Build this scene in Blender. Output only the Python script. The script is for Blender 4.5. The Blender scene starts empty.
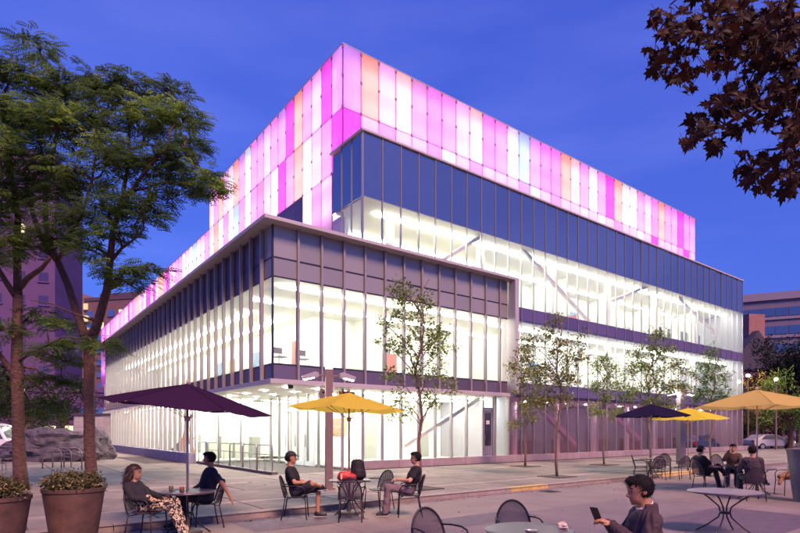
import bpy, bmesh, math, random
import numpy as np
from mathutils import Vector, Matrix, Quaternion

# ---------------------------------------------------------------- camera, sky, sun, exposure
SC = bpy.context.scene
COL = SC.collection
CAM_H = 1.65
FPX = 542.66            # focal length in pixels of an 800 px wide frame
HOR = 431.0             # horizon row in that frame
STREET = -0.12          # level of the street below the pavement
cam = bpy.data.cameras.new('camera')
cam.sensor_width = 36.0
cam.lens = FPX / 800.0 * 36.0
cam.shift_y = (HOR - 266.5) / 800.0
cam.clip_start = 0.1
cam.clip_end = 3000
cam_o = bpy.data.objects.new('camera', cam)
cam_o.location = (0, 0, CAM_H)
cam_o.rotation_euler = (math.radians(90), 0, 0)
COL.objects.link(cam_o)
SC.camera = cam_o

SUN_EL, SUN_AZ = math.radians(48), math.radians(152)   # azimuth clockwise from +Y
world = bpy.data.worlds.new('World')
SC.world = world
world.use_nodes = True
wn, wl = world.node_tree.nodes, world.node_tree.links
wn.clear()
w_out = wn.new('ShaderNodeOutputWorld')
w_bg = wn.new('ShaderNodeBackground')
w_sky = wn.new('ShaderNodeTexSky')
w_sky.sky_type = 'NISHITA'
w_sky.sun_disc = False
w_sky.sun_elevation = math.radians(4)
w_sky.sun_rotation = SUN_AZ
w_sky.air_density = 1.0
w_sky.dust_density = 0.3
w_sky.ozone_density = 4.0
w_bg.inputs['Strength'].default_value = 0.06
# dusk: the clear sky is flattened towards one deep blue, with thin veils of cloud
w_geo = wn.new('ShaderNodeTexCoord')
w_map = wn.new('ShaderNodeMapping'); w_map.inputs['Scale'].default_value = (1.0, 1.0, 4.0)
w_noise = wn.new('ShaderNodeTexNoise'); w_noise.inputs['Scale'].default_value = 2.2; w_noise.inputs['Detail'].default_value = 5
w_ramp = wn.new('ShaderNodeValToRGB')
w_ramp.color_ramp.elements[0].position = 0.45; w_ramp.color_ramp.elements[0].color = (0, 0, 0, 1)
w_ramp.color_ramp.elements[1].position = 0.85; w_ramp.color_ramp.elements[1].color = (1, 1, 1, 1)
w_sep = wn.new('ShaderNodeSeparateXYZ')
w_grad = wn.new('ShaderNodeValToRGB')
w_grad.color_ramp.elements[0].position = 0.0; w_grad.color_ramp.elements[0].color = (0.088, 0.128, 0.64, 1)
w_grad.color_ramp.elements[1].position = 0.75; w_grad.color_ramp.elements[1].color = (0.050, 0.074, 0.52, 1)
w_mixs = wn.new('ShaderNodeMixRGB'); w_mixs.blend_type = 'ADD'; w_mixs.inputs['Fac'].default_value = 1.0
w_mixc = wn.new('ShaderNodeMixRGB'); w_mixc.blend_type = 'ADD'; w_mixc.inputs['Color2'].default_value = (0.07, 0.07, 0.12, 1)
w_scale = wn.new('ShaderNodeMixRGB'); w_scale.blend_type = 'MULTIPLY'; w_scale.inputs['Fac'].default_value = 1.0
w_scale.inputs['Color2'].default_value = (0.35, 0.55, 1.0, 1)
w_gain = wn.new('ShaderNodeVectorMath'); w_gain.operation = 'SCALE'; w_gain.inputs['Scale'].default_value = 8.0
wl.new(w_geo.outputs['Generated'], w_map.inputs['Vector'])
wl.new(w_map.outputs['Vector'], w_noise.inputs['Vector'])
wl.new(w_noise.outputs['Fac'], w_ramp.inputs['Fac'])
wl.new(w_geo.outputs['Generated'], w_sep.inputs[0])
wl.new(w_sep.outputs['Z'], w_grad.inputs['Fac'])
wl.new(w_ramp.outputs['Color'], w_mixc.inputs['Fac'])
wl.new(w_grad.outputs['Color'], w_mixc.inputs['Color1'])
wl.new(w_mixc.outputs['Color'], w_gain.inputs[0])
wl.new(w_sky.outputs['Color'], w_scale.inputs['Color1'])
wl.new(w_gain.outputs[0], w_mixs.inputs['Color1'])
wl.new(w_scale.outputs['Color'], w_mixs.inputs['Color2'])
wl.new(w_mixs.outputs['Color'], w_bg.inputs['Color'])
wl.new(w_bg.outputs['Background'], w_out.inputs['Surface'])

sun = bpy.data.lights.new('sun', 'SUN')
sun.energy = 2.6
sun.angle = math.radians(18)
sun.color = (1.0, 0.58, 0.45)
sun_o = bpy.data.objects.new('sun', sun)
sd = Vector((math.sin(SUN_AZ) * math.cos(SUN_EL), math.cos(SUN_AZ) * math.cos(SUN_EL), math.sin(SUN_EL)))
sun_o.rotation_euler = (-sd).to_track_quat('-Z', 'Y').to_euler()
sun_o.location = (0, 0, 60)
COL.objects.link(sun_o)

SC.view_settings.view_transform = 'Standard'
SC.view_settings.look = 'None'
SC.view_settings.exposure = 1.0
SC.view_settings.gamma = 1.0
SC.view_settings.use_curve_mapping = False
SC.render.engine = 'CYCLES'
SC.cycles.use_denoising = True
SC.cycles.max_bounces = 6
SC.cycles.diffuse_bounces = 4
SC.cycles.glossy_bounces = 3
SC.cycles.transparent_max_bounces = 16
SC.cycles.sample_clamp_indirect = 6.0
SC.cycles.caustics_reflective = False
SC.cycles.caustics_refractive = False

rnd = random.Random(7)
nrng = np.random.default_rng(11)

# ---------------------------------------------------------------- placing
RX = Vector((0.7986, 0.6019, 0))      # along the long street facade
LX = Vector((-0.6019, 0.7986, 0))     # along the side facade, away from the street
BYAW = math.atan2(0.6019, 0.7986)
def B(u, v, z=0.0):
    return RX * u + LX * v + Vector((0, 0, z))
def P(px, depth, z=0.0):              # world point at a picture column and a distance
    return Vector(((px - 400) / FPX * depth, depth, z))
def Zat(py, depth):
    return CAM_H - (py - HOR) / FPX * depth
def onv(px, v):
    d = Vector(((px - 400) / FPX, 1, 0)); Y = v / d.dot(LX); return (d * Y).dot(RX)
def onu(px, u):
    d = Vector(((px - 400) / FPX, 1, 0)); Y = u / d.dot(RX); return (d * Y).dot(LX)
def zv(px, py, v):
    d = Vector(((px - 400) / FPX, 1, 0)); return Zat(py, v / d.dot(LX))

# ---------------------------------------------------------------- materials
MATS = {}
def mat(name, col, rough=0.6, metal=0.0, noise=0.0, nscale=8.0, bump=0.0, bscale=60.0, spec=0.5, island=0.0, obj=0.0, spots=0.0, bdist=0.01):
    if name in MATS: return MATS[name]
    m = bpy.data.materials.new(name); m.use_nodes = True
    n, l = m.node_tree.nodes, m.node_tree.links
    b = n['Principled BSDF']
    b.inputs['Base Color'].default_value = (*col, 1)
    b.inputs['Roughness'].default_value = rough
    b.inputs['Metallic'].default_value = metal
    b.inputs['Specular IOR Level'].default_value = spec
    tc = n.new('ShaderNodeTexCoord')
    src = None
    if noise > 0:
        t = n.new('ShaderNodeTexNoise'); t.inputs['Scale'].default_value = nscale; t.inputs['Detail'].default_value = 6
        t.inputs['Roughness'].default_value = 0.65
        l.new(tc.outputs['Object'], t.inputs['Vector'])
        mr = n.new('ShaderNodeMapRange'); mr.inputs['From Min'].default_value = 0.25; mr.inputs['From Max'].default_value = 0.75
        mr.inputs['To Min'].default_value = 1 - noise; mr.inputs['To Max'].default_value = 1 + noise
        l.new(t.outputs['Fac'], mr.inputs['Value'])
        src = mr.outputs['Result']
    for amt, which in ((island, 'i'), (obj, 'o')):
        if amt > 0:
            if which == 'i':
                g = n.new('ShaderNodeNewGeometry'); s = g.outputs['Random Per Island']
            else:
                g = n.new('ShaderNodeObjectInfo'); s = g.outputs['Random']
            mr = n.new('ShaderNodeMapRange'); mr.inputs['To Min'].default_value = 1 - amt; mr.inputs['To Max'].default_value = 1 + amt
            l.new(s, mr.inputs['Value'])
            if src is None: src = mr.outputs['Result']
            else:
                mm = n.new('ShaderNodeMath'); mm.operation = 'MULTIPLY'
                l.new(src, mm.inputs[0]); l.new(mr.outputs['Result'], mm.inputs[1]); src = mm.outputs[0]
    if src is not None:
        sc = n.new('ShaderNodeVectorMath'); sc.operation = 'SCALE'; sc.inputs[0].default_value = col
        l.new(src, sc.inputs['Scale']); l.new(sc.outputs[0], b.inputs['Base Color'])
    if spots > 0:                      # old gum and oil spots
        vo = n.new('ShaderNodeTexVoronoi'); vo.inputs['Scale'].default_value = spots; vo.inputs['Randomness'].default_value = 1.0
        geo = n.new('ShaderNodeNewGeometry')
        l.new(geo.outputs['Position'], vo.inputs['Vector'])
        ms = n.new('ShaderNodeMapRange'); ms.inputs['From Min'].default_value = 0.07; ms.inputs['From Max'].default_value = 0.13; ms.inputs['To Min'].default_value = 0.5; ms.inputs['To Max'].default_value = 1.0
        l.new(vo.outputs['Distance'], ms.inputs['Value'])
        n2 = n.new('ShaderNodeTexNoise'); n2.inputs['Scale'].default_value = 0.45; n2.inputs['Detail'].default_value = 7; n2.inputs['Roughness'].default_value = 0.7
        l.new(geo.outputs['Position'], n2.inputs['Vector'])
        m4 = n.new('ShaderNodeMapRange'); m4.inputs['From Min'].default_value = 0.3; m4.inputs['From Max'].default_value = 0.7; m4.inputs['To Min'].default_value = 0.6; m4.inputs['To Max'].default_value = 1.25
        l.new(n2.outputs['Fac'], m4.inputs['Value'])
        mm = n.new('ShaderNodeMath'); mm.operation = 'MULTIPLY'; l.new(ms.outputs[0], mm.inputs[0]); l.new(m4.outputs[0], mm.inputs[1])
        s2 = n.new('ShaderNodeVectorMath'); s2.operation = 'SCALE'
        if src is not None: l.new(sc.outputs[0], s2.inputs[0])
        else: s2.inputs[0].default_value = col
        l.new(mm.outputs[0], s2.inputs['Scale']); l.new(s2.outputs[0], b.inputs['Base Color'])
    if bump > 0:
        t = n.new('ShaderNodeTexNoise'); t.inputs['Scale'].default_value = bscale; t.inputs['Detail'].default_value = 4
        l.new(tc.outputs['Object'], t.inputs['Vector'])
        bp = n.new('ShaderNodeBump'); bp.inputs['Strength'].default_value = bump; bp.inputs['Distance'].default_value = bdist
        l.new(t.outputs['Fac'], bp.inputs['Height']); l.new(bp.outputs['Normal'], b.inputs['Normal'])
    MATS[name] = m
    return m
def emis(name, col, strength):
    if name in MATS: return MATS[name]
    m = bpy.data.materials.new(name); m.use_nodes = True
    n, l = m.node_tree.nodes, m.node_tree.links
    n.clear(); o = n.new('ShaderNodeOutputMaterial'); e = n.new('ShaderNodeEmission')
    e.inputs['Color'].default_value = (*col, 1); e.inputs['Strength'].default_value = strength
    l.new(e.outputs[0], o.inputs['Surface']); MATS[name] = m
    return m
def translucent(name, col, gloss=0.06, trans=0.9, diff=None):
    """thin lit-from-behind sheet: frosted glass panel or cloth"""
    if name in MATS: return MATS[name]
    m = bpy.data.materials.new(name); m.use_nodes = True
    n, l = m.node_tree.nodes, m.node_tree.links
    n.clear(); o = n.new('ShaderNodeOutputMaterial')
    t = n.new('ShaderNodeBsdfTranslucent'); t.inputs['Color'].default_value = (*col, 1)
    d = n.new('ShaderNodeBsdfDiffuse'); d.inputs['Color'].default_value = (*(diff or col), 1)
    mx = n.new('ShaderNodeMixShader'); mx.inputs['Fac'].default_value = trans
    g = n.new('ShaderNodeBsdfGlossy'); g.inputs['Roughness'].default_value = 0.25
    m2 = n.new('ShaderNodeMixShader'); m2.inputs['Fac'].default_value = gloss
    l.new(d.outputs[0], mx.inputs[1]); l.new(t.outputs[0], mx.inputs[2])
    l.new(mx.outputs[0], m2.inputs[1]); l.new(g.outputs[0], m2.inputs[2])
    l.new(m2.outputs[0], o.inputs['Surface']); MATS[name] = m
    return m
def glass(name, tint, refl=0.10, rough=0.02):
    """clear architectural pane: see-through plus mirror reflection rising at grazing angles"""
    if name in MATS: return MATS[name]
    m = bpy.data.materials.new(name); m.use_nodes = True
    n, l = m.node_tree.nodes, m.node_tree.links
    n.clear(); o = n.new('ShaderNodeOutputMaterial')
    t = n.new('ShaderNodeBsdfTransparent'); t.inputs['Color'].default_value = (*tint, 1)
    g = n.new('ShaderNodeBsdfGlossy'); g.inputs['Roughness'].default_value = rough
    lw = n.new('ShaderNodeLayerWeight'); lw.inputs['Blend'].default_value = 0.25
    mr = n.new('ShaderNodeMapRange'); mr.inputs['To Min'].default_value = refl * 0.5; mr.inputs['To Max'].default_value = min(1, refl * 4)
    l.new(lw.outputs['Fresnel'], mr.inputs['Value'])
    mx = n.new('ShaderNodeMixShader')
    l.new(mr.outputs[0], mx.inputs['Fac']); l.new(t.outputs[0], mx.inputs[1]); l.new(g.outputs[0], mx.inputs[2])
    l.new(mx.outputs[0], o.inputs['Surface']); MATS[name] = m
    return m
def coated(name, col, refl, rough=0.08, tint=(1, 1, 1)):
    """opaque back-painted reflective glass"""
    if name in MATS: return MATS[name]
    m = bpy.data.materials.new(name); m.use_nodes = True
    n, l = m.node_tree.nodes, m.node_tree.links
    n.clear(); o = n.new('ShaderNodeOutputMaterial')
    d = n.new('ShaderNodeBsdfDiffuse'); d.inputs['Color'].default_value = (*col, 1)
    oi = n.new('ShaderNodeObjectInfo')
    mr = n.new('ShaderNodeMapRange'); mr.inputs['To Min'].default_value = 0.85; mr.inputs['To Max'].default_value = 1.15
    vs = n.new('ShaderNodeVectorMath'); vs.operation = 'SCALE'; vs.inputs[0].default_value = col
    l.new(oi.outputs['Random'], mr.inputs['Value']); l.new(mr.outputs[0], vs.inputs['Scale']); l.new(vs.outputs[0], d.inputs['Color'])
    g = n.new('ShaderNodeBsdfGlossy'); g.inputs['Roughness'].default_value = rough; g.inputs['Color'].default_value = (*tint, 1)
    mx = n.new('ShaderNodeMixShader'); mx.inputs['Fac'].default_value = refl
    l.new(d.outputs[0], mx.inputs[1]); l.new(g.outputs[0], mx.inputs[2])
    l.new(mx.outputs[0], o.inputs['Surface']); MATS[name] = m
    return m
def leafmat(name, col, var=0.45, trans=0.35, second=None, patch=0.0):
    if name in MATS: return MATS[name]
    m = bpy.data.materials.new(name); m.use_nodes = True
    n, l = m.node_tree.nodes, m.node_tree.links
    n.clear(); o = n.new('ShaderNodeOutputMaterial')
    g = n.new('ShaderNodeNewGeometry')
    rp = n.new('ShaderNodeValToRGB')
    c2 = second or tuple(c * 1.5 for c in col)
    rp.color_ramp.elements[0].color = (*[c * (1 - var) for c in col], 1)
    rp.color_ramp.elements[1].color = (*c2, 1)
    e = rp.color_ramp.elements.new(0.6); e.color = (*col, 1)
    if patch > 0:                       # noise patches shift the leaves towards the second colour
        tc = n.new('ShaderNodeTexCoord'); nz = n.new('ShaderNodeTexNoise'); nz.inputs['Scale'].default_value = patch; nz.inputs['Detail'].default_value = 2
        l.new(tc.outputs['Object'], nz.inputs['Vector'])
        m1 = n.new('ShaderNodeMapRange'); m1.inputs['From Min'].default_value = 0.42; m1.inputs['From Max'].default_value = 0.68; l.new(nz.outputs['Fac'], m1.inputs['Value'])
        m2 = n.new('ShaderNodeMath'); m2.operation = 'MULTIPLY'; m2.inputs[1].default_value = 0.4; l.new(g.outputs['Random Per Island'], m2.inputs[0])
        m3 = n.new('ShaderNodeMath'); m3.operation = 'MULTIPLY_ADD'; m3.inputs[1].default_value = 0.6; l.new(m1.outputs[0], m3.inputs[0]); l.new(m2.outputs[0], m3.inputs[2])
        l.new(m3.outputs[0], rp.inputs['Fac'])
    else: l.new(g.outputs['Random Per Island'], rp.inputs['Fac'])
    d = n.new('ShaderNodeBsdfDiffuse'); t = n.new('ShaderNodeBsdfTranslucent'); gl = n.new('ShaderNodeBsdfGlossy')
    gl.inputs['Roughness'].default_value = 0.5
    l.new(rp.outputs[0], d.inputs['Color']); l.new(rp.outputs[0], t.inputs['Color'])
    a = n.new('ShaderNodeMixShader'); a.inputs['Fac'].default_value = trans
    b = n.new('ShaderNodeMixShader'); b.inputs['Fac'].default_value = 0.015
    l.new(d.outputs[0], a.inputs[1]); l.new(t.outputs[0], a.inputs[2])
    l.new(a.outputs[0], b.inputs[1]); l.new(gl.outputs[0], b.inputs[2]); l.new(b.outputs[0], o.inputs['Surface'])
    MATS[name] = m
    return m

# ---------------------------------------------------------------- mesh building
class MB:
    def __init__(s): s.v = []; s.f = []
    def add(s, vs, fs):
        k = len(s.v); s.v += [tuple(p) for p in vs]; s.f += [tuple(i + k for i in q) for q in fs]; return s
    def box(s, x0, x1, y0, y1, z0, z1):
        return s.add([(x0, y0, z0), (x1, y0, z0), (x1, y1, z0), (x0, y1, z0), (x0, y0, z1), (x1, y0, z1), (x1, y1, z1), (x0, y1, z1)],
                     [(0, 3, 2, 1), (4, 5, 6, 7), (0, 1, 5, 4), (1, 2, 6, 5), (2, 3, 7, 6), (3, 0, 4, 7)])
    def bar(s, a, b, w, h):           # square bar from a to b
        a, b = Vector(a), Vector(b); d = (b - a).normalized()
        up = Vector((0, 0, 1)) if abs(d.z) < 0.95 else Vector((1, 0, 0))
        sx = d.cross(up).normalized() * w / 2; sz = sx.cross(d).normalized() * h / 2
        vs = [p + i * sx + j * sz for p in (a, b) for i, j in ((-1, -1), (1, -1), (1, 1), (-1, 1))]
        return s.add(vs, [(3, 2, 1, 0), (4, 5, 6, 7), (0, 1, 5, 4), (1, 2, 6, 5), (2, 3, 7, 6), (3, 0, 4, 7)])
    def tube(s, pts, r, n=8, caps=True):
        pts = [Vector(p) for p in pts]
        rs = [r] * len(pts) if not hasattr(r, '__len__') else r
        vs = []; side = None
        for i, p in enumerate(pts):
            d = (pts[min(i + 1, len(pts) - 1)] - pts[max(i - 1, 0)])
            d = d.normalized() if d.length > 1e-9 else Vector((0, 0, 1))
            if side is None:
                up = Vector((0, 0, 1)) if abs(d.z) < 0.9 else Vector((1, 0, 0))
                side = d.cross(up).normalized()
            side = (side - d * side.dot(d)).normalized()
            o = d.cross(side)
            for k in range(n):
                a = 2 * math.pi * k / n
                vs.append(p + (side * math.cos(a) + o * math.sin(a)) * rs[i])
        fs = []
        for i in range(len(pts) - 1):
            for k in range(n):
                q = (k + 1) % n
                fs.append((i * n + k, i * n + q, (i + 1) * n + q, (i + 1) * n + k))
        if caps:
            fs.append(tuple(range(n))[::-1]); fs.append(tuple((len(pts) - 1) * n + k for k in range(n)))
        return s.add(vs, fs)
    def lathe(s, prof, n=24, c=(0, 0, 0), cap0=True, cap1=True):
        vs = []; fs = []
        for r, z in prof:
            for k in range(n):
                a = 2 * math.pi * k / n; vs.append((c[0] + r * math.cos(a), c[1] + r * math.sin(a), c[2] + z))
        for i in range(len(prof) - 1):
            for k in range(n):
                q = (k + 1) % n; fs.append((i * n + k, i * n + q, (i + 1) * n + q, (i + 1) * n + k))
        if cap0: fs.append(tuple(range(n))[::-1])
        if cap1: fs.append(tuple((len(prof) - 1) * n + k for k in range(n)))
        return s.add(vs, fs)
    def ball(s, c, rx, ry=None, rz=None, n=10, m=7):
        ry = ry or rx; rz = rz or rx
        vs = [(c[0], c[1], c[2] - rz)]; fs = []
        for i in range(1, m):
            t = -math.pi / 2 + math.pi * i / m
            for k in range(n):
                a = 2 * math.pi * k / n
                vs.append((c[0] + rx * math.cos(t) * math.cos(a), c[1] + ry * math.cos(t) * math.sin(a), c[2] + rz * math.sin(t)))
        vs.append((c[0], c[1], c[2] + rz)); L = len(vs) - 1
        for k in range(n):
            q = (k + 1) % n
            fs.append((0, 1 + q, 1 + k)); fs.append((L, L - n + k, L - n + q))
        for i in range(m - 2):
            for k in range(n):
                q = (k + 1) % n; fs.append((1 + i * n + k, 1 + i * n + q, 1 + (i + 1) * n + q, 1 + (i + 1) * n + k))
        return s.add(vs, fs)
    def prism(s, poly, axis, a, b):   # polygon in the two other axes, swept from a to b along axis
        n = len(poly); vs = []
        for t in (a, b):
            for p, q in poly:
                vs.append({'x': (t, p, q), 'y': (p, t, q), 'z': (p, q, t)}[axis])
        fs = [tuple(range(n))[::-1], tuple(range(n, 2 * n))] + [(i, (i + 1) % n, n + (i + 1) % n, n + i) for i in range(n)]
        return s.add(vs, fs)
    def mesh(s, name, smooth=False):
        me = bpy.data.meshes.new(name); me.from_pydata(s.v, [], s.f); me.validate(); me.update()
        if smooth:
            me.polygons.foreach_set('use_smooth', [True] * len(me.polygons))
        return me
    def build(s, name, m, parent=None, loc=(0, 0, 0), rz=0.0, smooth=False, bevel=0.0):
        me = s.mesh(name, smooth); me.materials.append(m)
        return link(name, me, parent, loc, rz, bevel)
def link(name, me, parent=None, loc=(0, 0, 0), rz=0.0, bevel=0.0):
    o = bpy.data.objects.new(name, me); COL.objects.link(o)
    o.location = loc; o.rotation_euler = (0, 0, rz)
    if parent is not None: o.parent = parent
    if bevel > 0:
        b = o.modifiers.new('bevel', 'BEVEL'); b.width = bevel; b.segments = 2; b.limit_method = 'ANGLE'
    return o
def auto_smooth(o, deg=40):
    me = o.data
    me.polygons.foreach_set('use_smooth', [True] * len(me.polygons))
    bm = bmesh.new(); bm.from_mesh(me)
    bmesh.ops.recalc_face_normals(bm, faces=bm.faces)
    for e in bm.edges:
        e.smooth = len(e.link_faces) == 2 and e.calc_face_angle(3.0) < math.radians(deg)
    bm.to_mesh(me); bm.free()
    return o
def tag(o, label, cat, group=None):
    o['label'] = label; o['category'] = cat
    if group: o['group'] = group
    return o
def thing(name, label, cat, loc=(0, 0, 0), rz=0.0, group=None):
    o = bpy.data.objects.new(name, None); COL.objects.link(o)
    o.empty_display_size = 0.3
    o.location = loc; o.rotation_euler = (0, 0, rz)
    return tag(o, label, cat, group)
def struct(o):
    o['kind'] = 'structure'; return o
def clone(o, label, loc, rz=None, group=None, parent=None):
    c = o.copy(); COL.objects.link(c)
    if parent is not None: c.parent = parent
    if label is not None:
        c['label'] = label; c.location = loc
        if rz is not None: c.rotation_euler = (0, 0, rz)
        if group: c['group'] = group
    for ch in list(o.children): clone(ch, None, None, parent=c)
    return c
def npmesh(name, V, F4, m):
    """large quad mesh straight from arrays"""
    me = bpy.data.meshes.new(name)
    me.vertices.add(len(V)); me.vertices.foreach_set('co', np.asarray(V, np.float32).ravel())
    n = len(F4); k = F4.shape[1]
    me.loops.add(n * k); me.loops.foreach_set('vertex_index', F4.astype(np.int32).ravel())
    me.polygons.add(n); me.polygons.foreach_set('loop_start', np.arange(0, n * k, k, dtype=np.int32))
    me.update(calc_edges=True); me.materials.append(m)
    return me
# ---------------------------------------------------------------- ground, street, pavement
def uvmat(name, c1, c2, c3, su, sv, bump=0.25):
    """street surface: two tones of paving in broad bands laid parallel to the facade, plus grain and stains"""
    m = mat(name, c1, 0.75)
    n, l = m.node_tree.nodes, m.node_tree.links
    b = n['Principled BSDF']; tc = n.new('ShaderNodeTexCoord')
    br = n.new('ShaderNodeTexBrick'); br.inputs['Scale'].default_value = 1.0
    br.inputs['Brick Width'].default_value = su; br.inputs['Row Height'].default_value = sv
    br.inputs['Mortar Size'].default_value = 0.012; br.inputs['Mortar Smooth'].default_value = 0.2; br.offset = 0.35; br.inputs['Bias'].default_value = 0.0
    br.inputs['Color1'].default_value = (*c1, 1); br.inputs['Color2'].default_value = (*c2, 1); br.inputs['Mortar'].default_value = (*c3, 1)
    l.new(tc.outputs['Object'], br.inputs['Vector'])
    t1 = n.new('ShaderNodeTexNoise'); t1.inputs['Scale'].default_value = 0.5; t1.inputs['Detail'].default_value = 8; t1.inputs['Roughness'].default_value = 0.7
    t2 = n.new('ShaderNodeTexNoise'); t2.inputs['Scale'].default_value = 38; t2.inputs['Detail'].default_value = 3
    l.new(tc.outputs['Object'], t1.inputs['Vector']); l.new(tc.outputs['Object'], t2.inputs['Vector'])
    ad = n.new('ShaderNodeMath'); ad.operation = 'ADD'; l.new(t1.outputs['Fac'], ad.inputs[0]); l.new(t2.outputs['Fac'], ad.inputs[1])
    mr = n.new('ShaderNodeMapRange'); mr.inputs['From Min'].default_value = 0.6; mr.inputs['From Max'].default_value = 1.4
    mr.inputs['To Min'].default_value = 0.50; mr.inputs['To Max'].default_value = 1.45; l.new(ad.outputs[0], mr.inputs['Value'])
    vs = n.new('ShaderNodeVectorMath'); vs.operation = 'SCALE'; l.new(br.outputs['Color'], vs.inputs[0]); l.new(mr.outputs[0], vs.inputs['Scale'])
    l.new(vs.outputs[0], b.inputs['Base Color'])
    bp = n.new('ShaderNodeBump'); bp.inputs['Strength'].default_value = bump; bp.inputs['Distance'].default_value = 0.01
    l.new(t2.outputs['Fac'], bp.inputs['Height']); l.new(bp.outputs['Normal'], b.inputs['Normal'])
    return m
struct(MB().add([(-1500, -1500, 0), (1500, -1500, 0), (1500, 1500, 0), (-1500, 1500, 0)], [(0, 1, 2, 3)]).build('ground', mat('far_ground', (0.10, 0.09, 0.10), 0.9, noise=0.3, nscale=0.05), loc=(0, 0, STREET - 0.03)))
KERB_V = 10.62
street_m = uvmat('street_paving', (0.245, 0.195, 0.18), (0.185, 0.14, 0.155), (0.12, 0.09, 0.10), 5.2, 2.6)
st = MB().add([(-70, -40, 0), (120, -40, 0), (120, KERB_V + 0.05, 0), (-70, KERB_V + 0.05, 0)], [(0, 1, 2, 3)]).build('street', street_m, loc=(0, 0, STREET), rz=BYAW)
struct(st)
# darker rectangles of setts let into the street surface
dark_m = mat('dark_setts', (0.115, 0.082, 0.115), 0.7, noise=0.35, nscale=5, bump=0.4, bscale=40)
for (u0, u1, v0, v1) in ((9.8, 13.6, 3.5, 5.6), (7.0, 8.6, 1.2, 3.2), (11.8, 17.2, 0.2, 2.9), (3.7, 6.1, 9.1, 10.5), (-2.0, 1.2, 5.2, 7.2), (16.6, 22.0, 7.5, 8.6), (6.9, 9.2, 7.3, 8.2)):
    MB().add([(u0, v0, 0), (u1, v0, 0), (u1, v1, 0), (u0, v1, 0)], [(0, 1, 2, 3)]).build('setts_patch', dark_m, st, loc=(0, 0, 0.004))
drain = MB().box(0, 0.5, 0, 0.5, 0, 0.006)
for i in range(6): drain.box(0.05, 0.45, 0.06 + i * 0.07, 0.085 + i * 0.07, 0.006, 0.014)
for (u, v) in ((3.2, 7.9), (12.8, 9.8)):
    drain.build('drain_cover', mat('cast_iron', (0.05, 0.045, 0.05), 0.6, metal=0.6), st, loc=(u, v, 0.001))

bed_m = mat('joint_sand', (0.07, 0.058, 0.058), 0.95, noise=0.3, nscale=3)
pav = MB().add([(-60, KERB_V, 0), (66, KERB_V, 0), (66, 120, 0), (-60, 120, 0)], [(0, 1, 2, 3)]).build('pavement', bed_m, loc=(0, 0, -0.012), rz=BYAW)
struct(pav)
slab_m = mat('paving_concrete', (0.225, 0.195, 0.17), 0.8, noise=0.28, nscale=1.6, bump=0.25, bscale=50, obj=0.16, spots=2.6)
slab_l = mat('paving_light', (0.31, 0.265, 0.23), 0.8, noise=0.22, nscale=1.6, bump=0.25, bscale=50, obj=0.12, spots=2.6)
def slab_mesh(w, d, m):
    e = 0.012
    b = MB().add([(0, 0, -0.02), (w, 0, -0.02), (w, d, -0.02), (0, d, -0.02), (e, e, 0.012), (w - e, e, 0.012), (w - e, d - e, 0.012), (e, d - e, 0.012)],
                 [(4, 5, 6, 7), (0, 1, 5, 4), (1, 2, 6, 5), (2, 3, 7, 6), (3, 0, 4, 7)])
    me = b.mesh('paving_slab'); me.materials.append(m); return me
SM = {}
def slab(u, v, w, d, m):
    k = (round(w, 3), round(d, 3), m.name)
    if k not in SM: SM[k] = slab_mesh(w - 0.026, d - 0.026, m)
    o = link('paving_slab', SM[k], pav, (u, v, 0)); o.location.z = rnd.uniform(-0.0015, 0.0015)
vrows = [(10.95, 1.25), (12.2, 0.42), (12.62, 2.07), (14.69, 2.07), (16.76, 0.42), (17.18, 2.07)]
for r_i, (v, d) in enumerate(vrows):
    light = d < 0.6
    w = 2.07 if not light else 4.14
    u = -14.0 + (0.5 * w if r_i % 2 else 0)
    while u < 40 and not (u > 60):
        slab(u, v, w, d, slab_l if light else slab_m); u += w
# entrance court and side plaza
for i in range(10):
    for j in range(9):
        u, v = -12.4 + i * 2.07, 19.25 + j * 2.07
        if u < 9.9 and not (u > 5.5 and v > 28.2): slab(u, v, 2.07, 2.07, slab_m)
far_slab = MB()
for i in range(-22, 4):
    for j in range(0, 14):
        far_slab.box(i * 2.4, i * 2.4 + 2.38, 38 + j * 2.4, 38 + j * 2.4 + 2.38, 0.0, 0.011)
for i in range(0, 11):
    for j in range(0, 3):
        far_slab.box(40.3 + i * 2.07, 40.3 + i * 2.07 + 2.05, 12.6 + j * 2.3, 12.6 + j * 2.3 + 2.28, 0.0, 0.011)
fo = far_slab.build('far_paving', slab_m, pav); fo['kind'] = 'stuff'

kerb = bpy.data.objects.new('kerb', None); COL.objects.link(kerb); kerb.rotation_euler = (0, 0, BYAW); struct(kerb)
kerb_m = mat('kerb_granite', (0.24, 0.19, 0.17), 0.7, noise=0.25, nscale=6, bump=0.2, obj=0.22)
kerb_y = mat('kerb_yellow', (0.50, 0.34, 0.13), 0.7, noise=0.4, nscale=5, bump=0.2, obj=0.1)
km = MB().prism([(0, STREET - 0.02), (0.02, -0.015), (0.04, 0.0), (0.32, 0.0), (0.32, STREET - 0.02)], 'x', 0.006, 1.714)
meK = km.mesh('kerb_stone'); meK.materials.append(kerb_m); meY = km.mesh('kerb_stone'); meY.materials.append(kerb_y)
for i in range(-10, 40):
    u = i * 1.72
    link('kerb_stone', meY if i in (-1, 7, 12, 13, 21, 22) else meK, kerb, (u, KERB_V, 0))

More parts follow.
